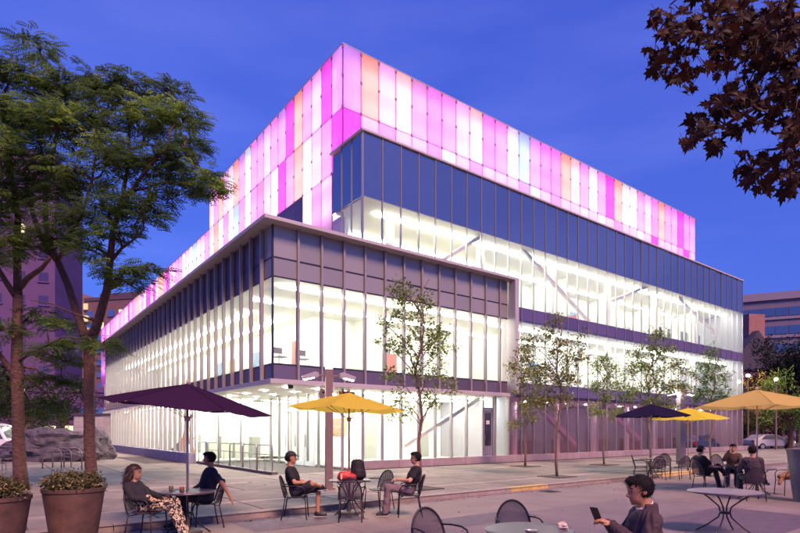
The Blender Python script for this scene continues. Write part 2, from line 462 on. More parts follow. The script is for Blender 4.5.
# ---------------------------------------------------------------- the main building
U0, W0 = 8.45, 19.18
MOD = 1.035
V0, VB, VF, UB, UF = 19.78, 19.18, 18.68, 8.45, 7.93
UE = 12.88 + 38 * MOD
bld = thing('arts_building', 'glass arts building with glowing pink rooftop panels and bright lit floors', 'building', B(U0, W0), BYAW)
def L3(u, v, z): return (u - U0, v - W0, z)
class BB(MB):
    """boxes given in facade coordinates"""
    def ub(s, u0, u1, v0, v1, z0, z1): return s.box(u0 - U0, u1 - U0, v0 - W0, v1 - W0, z0, z1)
alu = mat('aluminium', (0.42, 0.40, 0.42), 0.4, metal=0.7)
alu_dark = mat('dark_frame', (0.045, 0.035, 0.06), 0.4, metal=0.4)
fin_m = mat('fin_metal', (0.34, 0.30, 0.32), 0.5, metal=0.3, noise=0.08, nscale=1.5)
frame_m = mat('cornice_metal', (0.50, 0.45, 0.47), 0.5, metal=0.15, noise=0.06, nscale=1.2)
white_m = mat('interior_white', (0.86, 0.85, 0.79), 0.8)
ceil_m = mat('interior_ceiling', (0.74, 0.74, 0.67), 0.8)
slabc_m = mat('floor_screed', (0.52, 0.49, 0.45), 0.6)
clear_g = glass('clear_glass', (0.97, 0.985, 0.97), 0.07)
dim_g = glass('tinted_glass', (0.82, 0.70, 0.78), 0.025)
top_g = coated('spandrel_blue', (0.055, 0.060, 0.080), 0.40, 0.05)
spa_g = coated('spandrel_violet', (0.11, 0.075, 0.155), 0.12, 0.15)
box_g = coated('shadow_box_grey', (0.285, 0.27, 0.275), 0.10, 0.3)
sill_g = coated('sill_mauve', (0.115, 0.082, 0.125), 0.10, 0.25)
PM = {}
def pane(name, m, u, v, z0, z1, w, axis='u', t=0.03):
    k = (name, m.name, round(w, 3), round(z1 - z0, 3), axis)
    if k not in PM:
        b = MB().box(0, w, 0, t, 0, z1 - z0) if axis == 'u' else MB().box(0, t, 0, w, 0, z1 - z0)
        PM[k] = b.mesh(name); PM[k].materials.append(m)
    o = link(name, PM[k], bld, L3(u, v, z0))
    if 'spandrel' in name: o.rotation_euler = (rnd.gauss(0, 0.0035) if axis == 'u' else 0, 0 if axis == 'u' else rnd.gauss(0, 0.0035), rnd.gauss(0, 0.003))
    return o
def bb(name, m, *boxes, bevel=0.0):
    b = BB()
    for q in boxes: b.ub(*q)
    return b.build(name, m, bld, bevel=bevel)

# --- street front, second and third floor, behind the projecting box
Z2B, Z2T, Z3B, Z3T, ZR = 4.30, 7.74, 8.44, 11.87, 14.67
for i in range(38):
    u = 12.88 + i * MOD
    w = MOD - 0.05
    a = u + 0.025
    pane('roof_spandrel_pane', top_g, a, V0, Z3T + 0.01, ZR - 0.03, w)
    if u > 12.8: pane('upper_window_pane', clear_g, a, V0, Z3B + 0.02, Z3T - 0.02, w)
    if u > 21.4:
        pane('violet_spandrel_pane', spa_g, a, V0, Z2T, Z3B, w)
        pane('lower_window_pane', clear_g, a, V0, Z2B + 0.02, Z2T - 0.02, w)
        pane('violet_spandrel_pane', spa_g, a, V0, 3.66, Z2B, w)
mull = {}
def mullion(u, v, z0, z1, w=0.04, d=0.05, m=alu, name='mullion'):
    k = (round(z1 - z0, 2), w, d, m.name)
    if k not in mull:
        mull[k] = MB().box(-w / 2, w / 2, -d, 0.05, 0, z1 - z0).mesh(name); mull[k].materials.append(m)
    return link(name, mull[k], bld, L3(u, v, z0))
for i in range(39):
    u = 12.88 + i * MOD
    if 12.8 < u < 21.6: mullion(u, V0, 9.4, ZR)
    else: mullion(u, V0, 0.30, ZR)
# corner return of the upper glass
for k in range(3):
    v0 = V0 + 0.03 + k * 0.86
    pane('roof_spandrel_pane', top_g, 12.87, v0 + 0.02, Z3T + 0.01, ZR - 0.03, 0.82, 'v')
    pane('upper_window_pane', clear_g, 12.87, v0 + 0.02, 9.6, Z3T - 0.02, 0.82, 'v')
    bb('mullion', alu, (12.83, 12.90, v0 - 0.025, v0 + 0.02, 9.45, ZR))
bb('parapet_cap', frame_m, (12.78, UE + 0.08, V0 - 0.10, V0 + 0.6, ZR, ZR + 0.10), bevel=0.01)
bb('parapet_cap', frame_m, (12.78, 13.06, V0 + 0.61, V0 + 2.7, ZR, ZR + 0.10))
bb('transom', alu, (12.90, UE, V0 - 0.02, V0 + 0.02, Z3T - 0.022, Z3T + 0.008))
bb('transom', alu, (21.8, UE, V0 - 0.018, V0 + 0.02, Z2B - 0.02, Z2B + 0.02))
# --- slabs, ceilings, walls inside
bb('floor_slab', slabc_m, (UB + 0.15, 21.49, VB + 0.15, 32, 3.46, 4.12), (21.49, UE - 0.1, V0 + 0.08, 32, 3.46, 4.12), (UB + 0.15, 13.9, 32, 57, 3.46, 4.12))
bb('ceiling', ceil_m, (UB + 0.12, 13.62, VB + 0.12, 57, 7.62, 7.85), (13.62, 21.49, VB + 0.12, 26, 7.62, 7.85), (21.49, UE - 0.1, V0 + 0.08, 26, 7.62, 7.85))
bb('floor_slab', slabc_m, (13.3, UE, V0 + 0.06, 26, 7.86, 8.42))
bb('ceiling', ceil_m, (13.0, UE - 0.02, V0 + 0.06, 22.3, Z3T, Z3T + 0.2), (13.56, UE - 0.02, 22.3, 26, Z3T, Z3T + 0.2))
bb('roof', slabc_m, (13.0, UE - 0.02, V0 + 0.06, 21.7, ZR - 0.3, ZR - 0.02), (14.0, UE - 0.02, 21.7, 58, ZR - 0.3, ZR - 0.02))
bb('roof', slabc_m, (UB + 0.12, 13.6, VB + 0.12, 57, 9.30, 9.42))
bb('interior_wall', white_m, (13.601, UE - 0.1, 25.3, 25.5, 4.12, 7.62), (14.2, UE - 0.1, 25.3, 25.5, 8.42, Z3T))
bb('interior_wall', white_m, (13.4, 13.6, 25.3, 57, 4.12, 7.62))
bb('interior_wall', white_m, (13.55, 13.75, 22.36, 25.3, 8.42, Z3T), (13.55, 14.2, 25.3, 25.5, 8.42, Z3T))
bb('end_wall', mat('end_wall_grey', (0.35, 0.33, 0.36), 0.7), (UE - 0.08, UE, V0 + 0.06, 58, 0, ZR - 0.31))
bb('end_wall', mat('end_wall_grey', (0.35, 0.33, 0.36), 0.7), (UB + 0.1, 13.5, 57.02, 57.3, 0, 9.41))
# rear rooms and partitions seen through the glass
for u in (17.2, 23.4, 30.6, 37.9, 44.1, 48.3):
    bb('partition', white_m, (u, u + 0.15, 21.9 + (u % 3) * 0.5, 25.3, 8.42, Z3T))
for u in (24.9, 32.8, 40.0, 46.2):
    bb('partition', white_m, (u, u + 0.15, 22.3, 25.3, 4.12, 7.62))
for u in (11.6, 17.7):
    bb('partition', white_m, (u + 4.3, u + 4.45, 22.8, 25.3, 4.12, 7.62))
dark_door = mat('interior_door', (0.20, 0.19, 0.18), 0.6)
for u, z in ((42.5, 8.43), (43.6, 8.43), (45.0, 8.43), (47.2, 8.43), (47.9, 8.43), (49.4, 8.43), (50.3, 8.43), (36.0, 4.13), (44.0, 4.13), (45.5, 4.13), (49.0, 4.13), (50.0, 4.13)):
    bb('interior_opening', dark_door, (u, u + 0.32, 22.6, 22.7, z + 0.75, z + 1.75))
# columns and diagonal steel behind the glass
steel_m = mat('truss_steel', (0.88, 0.88, 0.82), 0.5)
for i in range(7):
    u = 15.5 + i * 6.21
    BB().lathe([(0.22, 8.42), (0.22, Z3T)], 14, (u - U0, 21.4 - W0, 0)).build('column', steel_m, bld, smooth=False)
    if u > 21.8: BB().lathe([(0.22, 4.12), (0.22, 7.62)], 14, (u - U0, 21.4 - W0, 0)).build('column', steel_m, bld)
def brace(p0, p1, v, w=0.18):
    a = Vector(L3(onv(p0[0], v), v, zv(p0[0], p0[1], v))); b_ = Vector(L3(onv(p1[0], v), v, zv(p1[0], p1[1], v)))
    MB().bar(a, b_, w, w).build('brace', steel_m, bld)
vb = V0 + 0.55
brace((418, 276), (492, 229), vb); brace((508, 234), (588, 321), vb)
brace((612, 301), (655, 283), vb); brace((670, 290), (716, 334), vb)
# --- the projecting box at the corner
for i in range(13):
    u = UB + i * 1.0012 if False else UB + 0.0 + i * 1.03
    w = (1.03 if i < 12 else 21.46 - u) - 0.05
    a = u + 0.025
    pane('grey_spandrel_pane', box_g, a, VB, 8.24, 9.415, w)
    pane('grey_spandrel_pane', box_g, a, VB, 7.52, 8.19, w)
    pane('box_window_pane', clear_g, a, VB, 4.22, 7.46, w)
    pane('sill_pane', sill_g, a, VB, 3.63, 4.16, w)
    if i: mullion(u, VB, 3.62, 9.42, 0.085, 0.12, fin_m, 'fin')
mullion(UB + 0.01, VB, 3.62, 9.42, 0.06, 0.03, alu_dark, 'corner_post')
for z in (4.19, 7.49, 8.215):
    bb('dark_transom', alu_dark, (UB + 0.02, 21.46, VB - 0.012, VB + 0.025, z - 0.028, z + 0.028))
    bb('dark_transom', alu_dark, (UB - 0.012, UB + 0.025, VB + 0.03, 57.0, z - 0.028, z + 0.028))
NL = 35
for j in range(NL):
    v = VB if j == 0 else 20.0 + (j - 1) * 1.07
    w = (0.80 if j == 0 else 1.07) - 0.05
    if v > 56.5: break
    for nm, m, z0, z1 in (('grey_spandrel_pane', box_g if j == 0 else sill_g, 8.24, 9.415), ('grey_spandrel_pane', box_g if j == 0 else sill_g, 7.52, 8.19), ('box_window_pane', clear_g, 4.22, 7.46), ('sill_pane', spa_g, 3.63, 4.16)):
        pane(nm, m, UB, v + 0.035 + (0.01 if j == 0 else 0), z0, z1, w - 0.01, 'v')
    if j:
        b = MB().box(-0.14, 0.0, -0.045, 0.045, 0, 5.80)
        if 'lf' not in mull:
            mull['lf'] = b.mesh('fin'); mull['lf'].materials.append(fin_m)
        link('fin', mull['lf'], bld, L3(UB - 0.015, v, 3.62))
bb('cornice', frame_m, (UF, 21.78, VF, VB + 0.10, 9.42, 9.56), (UF, UB + 0.10, VB + 0.101, 57.0, 9.42, 9.56), bevel=0.008)
bb('side_frame', frame_m, (21.50, 21.78, VF + 0.003, V0 - 0.17, 3.63, 9.419), bevel=0.008)
bb('soffit_band', frame_m, (UB - 0.14, 21.78, VB - 0.14, VB + 0.06, 3.44, 3.615), (UB - 0.14, UB + 0.06, VB + 0.061, 57.0, 3.44, 3.615), bevel=0.006)
bb('soffit', mat('soffit_white', (0.80, 0.78, 0.72), 0.6), (UB + 0.061, 21.78, VB + 0.061, V0 + 0.12, 3.44, 3.458), (UB + 0.061, 12.4, V0 + 0.121, 29.0, 3.44, 3.458))
bb('soffit', mat('soffit_white', (0.80, 0.78, 0.72), 0.6), (21.79, UE, V0 + 0.06, 32, 3.44, 3.458), (12.41, 21.78, V0 + 0.13, 32, 3.44, 3.458), (UB + 0.061, 13.9, 29.01, 57, 3.44, 3.458))
# --- ground floor
stone_m = mat('plinth_stone', (0.33, 0.25, 0.27), 0.7, noise=0.2, nscale=2.5, bump=0.2, obj=0.12)
for i in range(20):
    u = 12.7 + i * 2.07
    bb('plinth_stone', stone_m, (u + 0.006, u + 2.064, 19.62, V0 + 0.02, 0.0, 0.36), bevel=0.008)
for j in range(14):
    v = 28.5 + j * 2.05
    bb('plinth_stone', mat('plinth_blue', (0.20, 0.18, 0.28), 0.7, noise=0.2, nscale=2.5, obj=0.1), (8.0, 8.4, v + 0.006, v + 2.044, 0.0, 0.52), bevel=0.008)
for i in range(9):                          # bright street front under the box
    u = 12.9 + i * MOD
    if 7 <= i <= 7: continue
    pane('shop_pane', clear_g, u + 0.025, V0 + 0.05, 0.38, 3.43, MOD - 0.05)
    mullion(u, V0 + 0.06, 0.361, 3.439, 0.06, 0.12, fin_m)
for i in range(29):                         # dim street front further along
    u = 22.2 + i * MOD
    if u > UE - 0.5: break
    pane('tinted_pane', dim_g, u + 0.025, V0 + 0.02, 0.37, 3.60, MOD - 0.05)
bb('transom', alu_dark, (22.2, UE, V0 - 0.022, V0 + 0.018, 3.58, 3.64))
dd = bb('glass_door', mat('door_leaf', (0.30, 0.27, 0.30), 0.5), (20.32, 20.98, V0 + 0.02, V0 + 0.07, 0.37, 2.75))
BB().ub(20.42, 20.88, V0 + 0.0, V0 + 0.02, 0.9, 2.6).build('door_glass', coated('dark_door_glass', (0.03, 0.02, 0.03), 0.2), dd)
BB().ub(20.5, 20.75, V0 - 0.005, V0 + 0.0, 2.0, 2.2).build('door_notice', mat('paper', (0.8, 0.78, 0.7)), dd)
BB().ub(20.36, 20.40, V0 - 0.03, V0 + 0.02, 1.2, 1.5).build('handle', alu, dd)
bb('door_frame', fin_m, (20.23, 20.31, V0 - 0.02, V0 + 0.1, 0.361, 3.439), (20.99, 21.07, V0 - 0.02, V0 + 0.1, 0.361, 3.439), (20.311, 20.989, V0 - 0.02, V0 + 0.1, 2.76, 2.86))
pane('shop_pane', clear_g, 21.10, V0 + 0.05, 0.38, 3.43, 1.0)
mullion(22.15, V0 + 0.06, 0.361, 3.439, 0.10, 0.14, fin_m)
# side front of the ground floor
for j in range(27):
    v = 28.6 + j * 1.05
    pane('shop_pane', clear_g, 8.22, v + 0.03, 0.53, 3.43, 0.99, 'v')
    if 'gm' not in mull:
        mull['gm'] = MB().box(-0.10, 0.06, -0.04, 0.04, 0, 2.90).mesh('mullion'); mull['gm'].materials.append(fin_m)
    link('mullion', mull['gm'], bld, L3(8.22, v, 0.53))
# recessed entrance: glass wall facing the court, and the wall facing the street
for j in range(8):
    v = 20.0 + j * 1.06
    pane('entrance_pane', clear_g, 12.0, v + 0.03, 0.10, 3.43, 1.0, 'v')
    bb('mullion', fin_m, (11.93, 12.05, v - 0.03, v + 0.03, 0.0, 3.439))
for i in range(3):
    u = 8.35 + i * 1.2
    pane('entrance_pane', clear_g, u + 0.04, 28.5, 0.10, 3.43, 1.12)
    bb('mullion', fin_m, (u - 0.03, u + 0.03, 28.44, 28.55, 0.0, 3.439))
wf = mat('white_door_frame', (0.85, 0.84, 0.78), 0.5)
for k in range(3):
    v = 22.3 + k * 1.05
    d = bb('entrance_door', wf, (11.86, 11.92, v, v + 0.10, 0.02, 2.75), (11.86, 11.92, v + 0.85, v + 0.95, 0.02, 2.75), (11.86, 11.92, v + 0.101, v + 0.849, 2.62, 2.75), (11.86, 11.92, v + 0.101, v + 0.849, 0.02, 0.22))
    BB().ub(11.80, 11.85, v + 0.80, v + 0.83, 0.9, 1.5).build('handle', alu, d)
# lobby and rooms behind the ground-floor glass
bb('lobby_floor', slabc_m, (12.1, UE - 0.1, V0 + 0.1, 32, 0.02, 0.10), (8.3, 13.9, 28.6, 57, 0.02, 0.10))
bb('interior_wall', white_m, (12.2, 22.2, 25.3, 25.5, 0.1, 3.439))
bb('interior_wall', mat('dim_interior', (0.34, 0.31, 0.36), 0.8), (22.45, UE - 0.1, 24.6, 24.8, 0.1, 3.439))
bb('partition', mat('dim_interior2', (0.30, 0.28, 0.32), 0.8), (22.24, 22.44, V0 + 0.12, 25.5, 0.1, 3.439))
bb('interior_wall', white_m, (17.0, 17.2, 25.51, 31.5, 0.1, 3.439), (12.71, 17.0, 31.51, 31.7, 0.1, 3.439))
bb('interior_wall', white_m, (12.5, 12.7, 31.8, 57, 0.1, 3.439), (12.2, 12.7, 31.6, 31.79, 0.1, 3.439))
for v in (31.0, 35.5, 40.4, 45.2, 50.0):
    bb('partition', white_m, (9.3 + (v % 2), 12.5, v, v + 0.15, 0.1, 3.439))
for k in range(3):
    bb('shelf_unit', mat('shelf_pale', (0.62, 0.62, 0.52), 0.7), (9.6 + k * 0.8, 10.2 + k * 0.8, 30.6, 30.95, 0.105, 1.0 + 0.35 * (k % 2)))
brace((404, 446), (479, 398), V0 + 0.8, 0.20)
for (a_, b_) in (((536, 404), (577, 447)), ((600, 404), (640, 440))):
    vq = V0 + 0.8
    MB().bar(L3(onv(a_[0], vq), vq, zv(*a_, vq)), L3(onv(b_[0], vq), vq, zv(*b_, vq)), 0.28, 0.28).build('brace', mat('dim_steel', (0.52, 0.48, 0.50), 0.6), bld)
for u in (25.4, 29.6, 33.7, 37.9, 42.0, 46.1):
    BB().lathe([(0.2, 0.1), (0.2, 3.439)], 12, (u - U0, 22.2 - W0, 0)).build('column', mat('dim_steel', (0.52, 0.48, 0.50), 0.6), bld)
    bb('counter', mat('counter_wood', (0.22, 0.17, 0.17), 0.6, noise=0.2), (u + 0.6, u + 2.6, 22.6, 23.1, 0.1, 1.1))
# --- furnishings that can be made out through the glass
fr_ = random.Random(77)
tones = [mat('fit_%d' % i, c, 0.7) for i, c in enumerate(((0.30, 0.30, 0.27), (0.48, 0.44, 0.36), (0.20, 0.21, 0.22), (0.42, 0.24, 0.14), (0.16, 0.22, 0.30), (0.55, 0.55, 0.50), (0.36, 0.12, 0.10)))]
for (ua, ub_, z0, zt, nn) in ((14.5, 51.5, 8.42, 3.3, 18), (22.6, 51.5, 4.12, 3.3, 14), (14.0, 21.0, 4.12, 3.2, 4), (14.2, 21.8, 0.1, 3.1, 3)):
    for k in range(nn):
        u = fr_.uniform(ua, ub_ - 1.2); w = fr_.uniform(0.35, 1.1); kind_ = fr_.random()
        if u < 13.7 and z0 > 3: continue
        if kind_ < 0.45: bb('wall_board', fr_.choice(tones), (u, u + w, 25.22, 25.298, z0 + fr_.uniform(1.0, 1.4), z0 + fr_.uniform(1.9, 2.5)))
        elif kind_ < 0.7: bb('cabinet', fr_.choice(tones), (u, u + w, 24.6, 25.2, z0 + 0.005, z0 + fr_.uniform(1.2, 2.1)))
        elif kind_ < 0.85: bb('door', fr_.choice(tones[:4]), (u, u + 0.9, 25.24, 25.298, z0 + 0.005, z0 + 2.1))
        else:
            v = fr_.uniform(21.5, 24)
            BB().lathe([(0.02, z0 + zt), (0.02, z0 + zt - 0.5), (0.18, z0 + zt - 0.62), (0.20, z0 + zt - 0.75)], 12, (u - U0, v - W0, 0)).build('pendant_shade', fr_.choice(tones[:3]), bld)
for j in range(12):
    v = 27 + j * 2.4
    bb('wall_board', fr_.choice(tones), (13.32, 13.398, v, v + fr_.uniform(0.6, 1.6), 5.2, 6.6))
    bb('cabinet', fr_.choice(tones), (12.0, 12.48, v + 3, v + 3 + fr_.uniform(0.5, 1.3), 0.105, fr_.uniform(0.9, 2.0)))
# --- lights inside the building
LW = (1.0, 1.0, 0.87)
lamp_i = emis('interior_lamp', LW, 27.0)
lamp_b = emis('interior_lamp_box', LW, 25.0)
lamp_g = emis('interior_lamp_lobby', LW, 38.0)
lamp_d = emis('interior_lamp_dim', (1.0, 0.62, 0.50), 9.0)
def strips(m, u0, u1, vs, z, n, axis='u'):
    step = (u1 - u0) / n
    key = (m.name, round(step, 3), axis)
    if key not in PM:
        q = MB().box(0.1, step - 0.1, -0.09, 0.09, 0, 0.05) if axis == 'u' else MB().box(-0.09, 0.09, 0.1, step - 0.1, 0, 0.05)
        PM[key] = q.mesh('ceiling_light'); PM[key].materials.append(m)
    for v in vs:
        for k in range(n):
            link('ceiling_light', PM[key], bld, L3(u0 + k * step, v, z) if axis == 'u' else L3(v, u0 + k * step, z))
strips(lamp_i, 14.3, UE - 0.3, (21.0, 23.9), Z3T - 0.10, 17)
strips(lamp_i, 22.0, UE - 0.3, (21.0, 23.9), 7.50, 14)
strips(lamp_b, 9.3, 21.8, (20.6, 23.4), 7.50, 6)
strips(lamp_b, 25.8, 56.6, (10.3, 12.2), 7.50, 14, 'v')
strips(lamp_g, 12.6, 22.1, (21.0, 23.6), 3.36, 4)
strips(lamp_g, 29.2, 56.6, (10.0, 11.6), 3.36, 11, 'v')
strips(lamp_g, 12.6, 16.8, (27.2, 29.6), 3.36, 2)
for k in range(14):
    BB().lathe([(0.06, 3.41), (0.06, 3.438)], 10, (23.6 + k * 2.07 - U0, 21.6 - W0, 0)).build('downlight', emis('downlight_dim', (1.0, 0.84, 0.78), 480.0), bld)
for (u, v) in ((9.6, 20.4), (11.0, 20.4), (9.6, 22.6), (11.0, 22.6), (9.6, 24.8), (11.0, 24.8), (9.6, 27.0), (11.0, 27.0)):
    BB().lathe([(0.08, 3.41), (0.08, 3.438)], 12, (u - U0, v - W0, 0)).build('downlight', emis('downlight', LW, 480.0), bld)
bb('security_camera', alu_dark, (9.2, 9.36, 19.3, 19.46, 3.30, 3.438))

# --- backlit panels of the rooftop
UP, VP = 13.077, 21.783
ZP0, ZP1, ZP2, ZP3 = 19.69, 16.75, 14.0, 11.2
PAL = {'L': (0.72, 0.42, 1.0), 'V': (0.95, 0.34, 0.95), 'M': (0.97, 0.12, 0.78), 'K': (1.0, 0.40, 0.82), 'P': (1.0, 0.62, 0.93), 'W': (1.0, 0.93, 1.0),
       'O': (1.0, 0.52, 0.36), 'E': (0.98, 0.72, 0.62), 'B': (0.42, 0.70, 1.0), 'C': (0.74, 0.88, 1.0), 'G': (0.70, 0.98, 0.84), 'S': (1.0, 0.34, 0.50), 'U': (0.72, 0.42, 0.72)}
def frit(c): return translucent('frit_' + c, PAL[c], 0.05, 0.94, tuple(x * 0.5 for x in PAL[c]))
def panel(c, u, v, z0, z1, w, axis):
    k = ('frit', c, round(w, 3), round(z1 - z0, 2), axis)
    if k not in PM:
        h, t = z1 - z0, 0.02
        b = MB()
        if axis == 'u':
            b.add([(0, 0, 0), (w, 0, 0), (w, 0, h), (0, 0, h), (0, t, 0), (w, t, 0), (w, t, h), (0, t, h)], [(0, 1, 2, 3), (1, 5, 6, 2), (4, 0, 3, 7), (3, 2, 6, 7), (4, 5, 1, 0)])
        else:
            b.add([(0, 0, 0), (0, w, 0), (0, w, h), (0, 0, h), (t, 0, 0), (t, w, 0), (t, w, h), (t, 0, h)], [(1, 0, 3, 2), (0, 4, 7, 3), (5, 1, 2, 6), (2, 3, 7, 6), (0, 1, 5, 4)])
        PM[k] = b.mesh('frit_panel'); PM[k].materials.append(frit(c))
    return link('frit_panel', PM[k], bld, L3(u, v, z0))
right1 = 'LOPEUVKPEVKCBLVVOELCKMOGWUPVOKLMVKM'
right2 = 'MPLPPKWPLPPPLCPLPPEPCPKPPWPMPPPLMPM'
NR = 34
PW = (47.9 - UP) / NR
for i in range(NR):
    u = UP + i * PW
    panel(right1[i], u + 0.014, VP, ZP1 + 0.014, ZP0, PW - 0.028, 'u')
    panel(right2[i], u + 0.014, VP, ZR + 0.0, ZP1 - 0.014, PW - 0.028, 'u')
left1 = 'LMPKOMLKPLKGLOWPOKWL'
left2 = 'MKPWOKMWPSLGKBWKWOWP'
left3 = 'MPKWWPWPMLWPKWPBPKWP'
NLF = 19
LWD = (41.1 - VP) / NLF
for j in range(NLF):
    v = VP + j * LWD
    panel(left1[j], UP, v + 0.014, ZP1 + 0.014, ZP0, LWD - 0.028, 'v')
    if v + LWD > 22.4 or True: panel(left2[j], UP, v + 0.014, ZP2 + 0.014, ZP1 - 0.014, LWD - 0.028, 'v')
    if 4 <= j <= 7:
        pane('dark_window_pane', spa_g, UP, v + 0.02, ZP3, ZP2 - 0.02, LWD - 0.04, 'v')
    elif j > 0: panel(left3[j], UP, v + 0.014, ZP3 + 0.014, ZP2 - 0.014, LWD - 0.028, 'v')
    if j > 0: panel(left3[-j], UP, v + 0.014, 9.45, ZP3 - 0.014, LWD - 0.028, 'v')
strip = 'KPEBWPWKLPPMKOOWMPMMWKPOOKVPMPPKPVKPLKVKMPPKMVKM'
NS = 48
for j in range(NS):
    v = 41.1 + j * (91.3 - 41.1) / NS
    w = (91.3 - 41.1) / NS - 0.028
    panel(strip[j], UP, v + 0.014, ZP2 + 0.014, ZP1 - 0.014, w, 'v')
    if j > 42:
        for zz in range(5): panel('PKWVP'[zz], UP, v + 0.014, zz * 2.8 + 0.014, zz * 2.8 + 2.786, w, 'v')
rail_m = mat('panel_rail', (0.35, 0.18, 0.34), 0.5)
rr = {}
def prail(u, v, z0, z1):
    k = round(z1 - z0, 2)
    if k not in rr: rr[k] = MB().box(-0.02, 0.02, -0.02, 0.02, 0, z1 - z0).mesh('panel_rail'); rr[k].materials.append(rail_m)
    link('panel_rail', rr[k], bld, L3(u, v, z0))
for i in range(1, NR + 1): prail(UP + i * PW, VP + 0.03, ZR + 0.1, ZP0 - 0.01)
for j in range(NLF + 1): prail(UP + 0.03, VP + j * LWD + (0.03 if j == 0 else 0), 9.45, ZP0 - 0.01)
for j in range(1, NS + 1): prail(UP + 0.03, 41.1 + j * (91.3 - 41.1) / NS, 14.0, ZP1 - 0.01)
bb('panel_rail', rail_m, (UP + 0.05, 47.9, VP + 0.02, VP + 0.05, ZP1 - 0.02, ZP1 + 0.02), (UP + 0.02, UP + 0.05, VP + 0.051, 91.3, ZP1 - 0.02, ZP1 + 0.02), (UP + 0.02, UP + 0.05, VP + 0.051, 91.3, ZP2 - 0.02, ZP2 + 0.02))
cl = BB()
for i in range(NR + 1):
    for z in (ZP0 - 0.12, (ZP0 + ZP1) / 2, ZP1): cl.ub(UP + i * PW - 0.055, UP + i * PW + 0.055, VP - 0.03, VP - 0.002, z - 0.06, z + 0.06)
for j in range(1, NLF + 1):
    for z in (ZP0 - 0.12, (ZP0 + ZP1) / 2, ZP1, (ZP1 + ZP2) / 2, ZP2): cl.ub(UP - 0.03, UP - 0.002, VP + j * LWD - 0.055, VP + j * LWD + 0.055, z - 0.06, z + 0.06)
for j in range(1, NS):
    v = 41.1 + j * (91.3 - 41.1) / NS
    for z in (ZP1 - 0.12, (ZP1 + ZP2) / 2): cl.ub(UP - 0.03, UP - 0.002, v - 0.055, v + 0.055, z - 0.06, z + 0.06)
co = cl.build('panel_clips', mat('panel_clip', (0.30, 0.14, 0.32), 0.5), bld); co['kind'] = 'stuff'
# light cavity behind the panels
cav = mat('cavity_white', (0.85, 0.80, 0.85), 0.8)
bb('cavity_wall', cav, (13.78, 47.85, 22.50, 22.66, ZR - 0.019, ZP0 - 0.02), (13.78, 13.94, 22.661, 41.1, 9.43, ZP0 - 0.02), (13.78, 13.94, 41.101, 91.3, 0.0, ZP1 - 0.02))
bb('cavity_wall', cav, (47.86, 47.9, VP + 0.06, 22.66, ZR - 0.019, ZP0 - 0.02), (UP + 0.06, 13.779, 91.26, 91.3, 0, ZP1 - 0.02), (UP + 0.06, 13.779, 41.06, 41.1, ZP1 + 0.021, ZP0 - 0.02))
bb('coping', frame_m, (UP - 0.02, 47.93, VP - 0.02, 22.7, ZP0, ZP0 + 0.04), (UP - 0.02, 13.96, 22.701, 41.12, ZP0, ZP0 + 0.04), (UP - 0.02, 13.96, 41.121, 91.32, ZP1, ZP1 + 0.03))
tubeL = emis('panel_lamp', (1.0, 0.76, 0.96), 6.4)
def lamps(m, segs, name='light_tube'):
    b = BB()
    for q in segs: b.ub(*q)
    return b.build(name, m, bld)
for z in (18.5, 17.0, 15.2):
    lamps(tubeL, [(UP + 0.2 + i * PW + 0.05, UP + 0.2 + i * PW + PW - 0.05, VP + 0.52, VP + 0.60, z, z + 0.08) for i in range(NR)])
for z in (18.5, 17.1, 15.4, 14.0, 12.4, 10.6):
    lamps(tubeL, [(UP + 0.50, UP + 0.58, VP + 0.6 + j * LWD, VP + 0.5 + (j + 1) * LWD, z, z + 0.08) for j in range(NLF - 1)])
for z in (14.8, 15.9): lamps(tubeL, [(UP + 0.50, UP + 0.58, 41.15 + j * 1.04, 42.1 + j * 1.04, z, z + 0.08) for j in range(NS)])
for z in (1.5, 4.5, 7.5, 10.5): lamps(tubeL, [(UP + 0.42, UP + 0.50, 86.6, 91.0, z, z + 0.08)])
# signs hanging in the entrance
sg = thing('entrance_sign', 'pink hanging board with dark oval and figure two above entrance court', 'sign', B(10.9, 20.0, 2.86), BYAW)
MB().box(0, 0.50, 0, 0.04, 0, 0.56).build('board', mat('sign_pink', (0.72, 0.46, 0.42), 0.6), sg)
ov = MB().ball((0.20, -0.008, 0.40), 0.11, 0.006, 0.06, 14, 8).build('oval', mat('sign_violet', (0.16, 0.10, 0.25), 0.6), sg)
lt = MB()
for q in ((0.32, 0.44, 0.20, 0.23), (0.41, 0.44, 0.13, 0.199), (0.32, 0.44, 0.10, 0.129), (0.32, 0.35, 0.04, 0.099), (0.351, 0.44, 0.01, 0.04)):
    lt.box(q[0], q[1], -0.006, -0.001, q[2], q[3])
lt.build('figure_two', mat('sign_black', (0.02, 0.02, 0.02), 0.6), sg)
MB().box(0.22, 0.26, 0.0, 0.03, 0.561, 0.60).build('hanger', alu, sg)
sg2 = thing('direction_sign', 'navy and orange hanging sign strip beside the pink board', 'sign', B(11.75, 19.9, 3.05), BYAW)
MB().box(0.21, 0.82, 0, 0.04, 0, 0.30).build('board', mat('sign_navy', (0.02, 0.02, 0.06), 0.5), sg2)
MB().box(0.0, 0.20, 0, 0.04, 0, 0.30).build('orange_panel', mat('sign_orange', (0.75, 0.30, 0.05), 0.5), sg2)
MB().box(0.30, 0.72, -0.004, 0.0, 0.14, 0.17).build('text_line', mat('sign_grey', (0.5, 0.5, 0.55), 0.5), sg2)
MB().box(0.30, 0.62, -0.004, 0.0, 0.07, 0.09).build('text_line', mat('sign_grey', (0.5, 0.5, 0.55), 0.5), sg2)
MB().box(0.40, 0.44, 0.0, 0.03, 0.301, 0.40).build('hanger', alu, sg2)

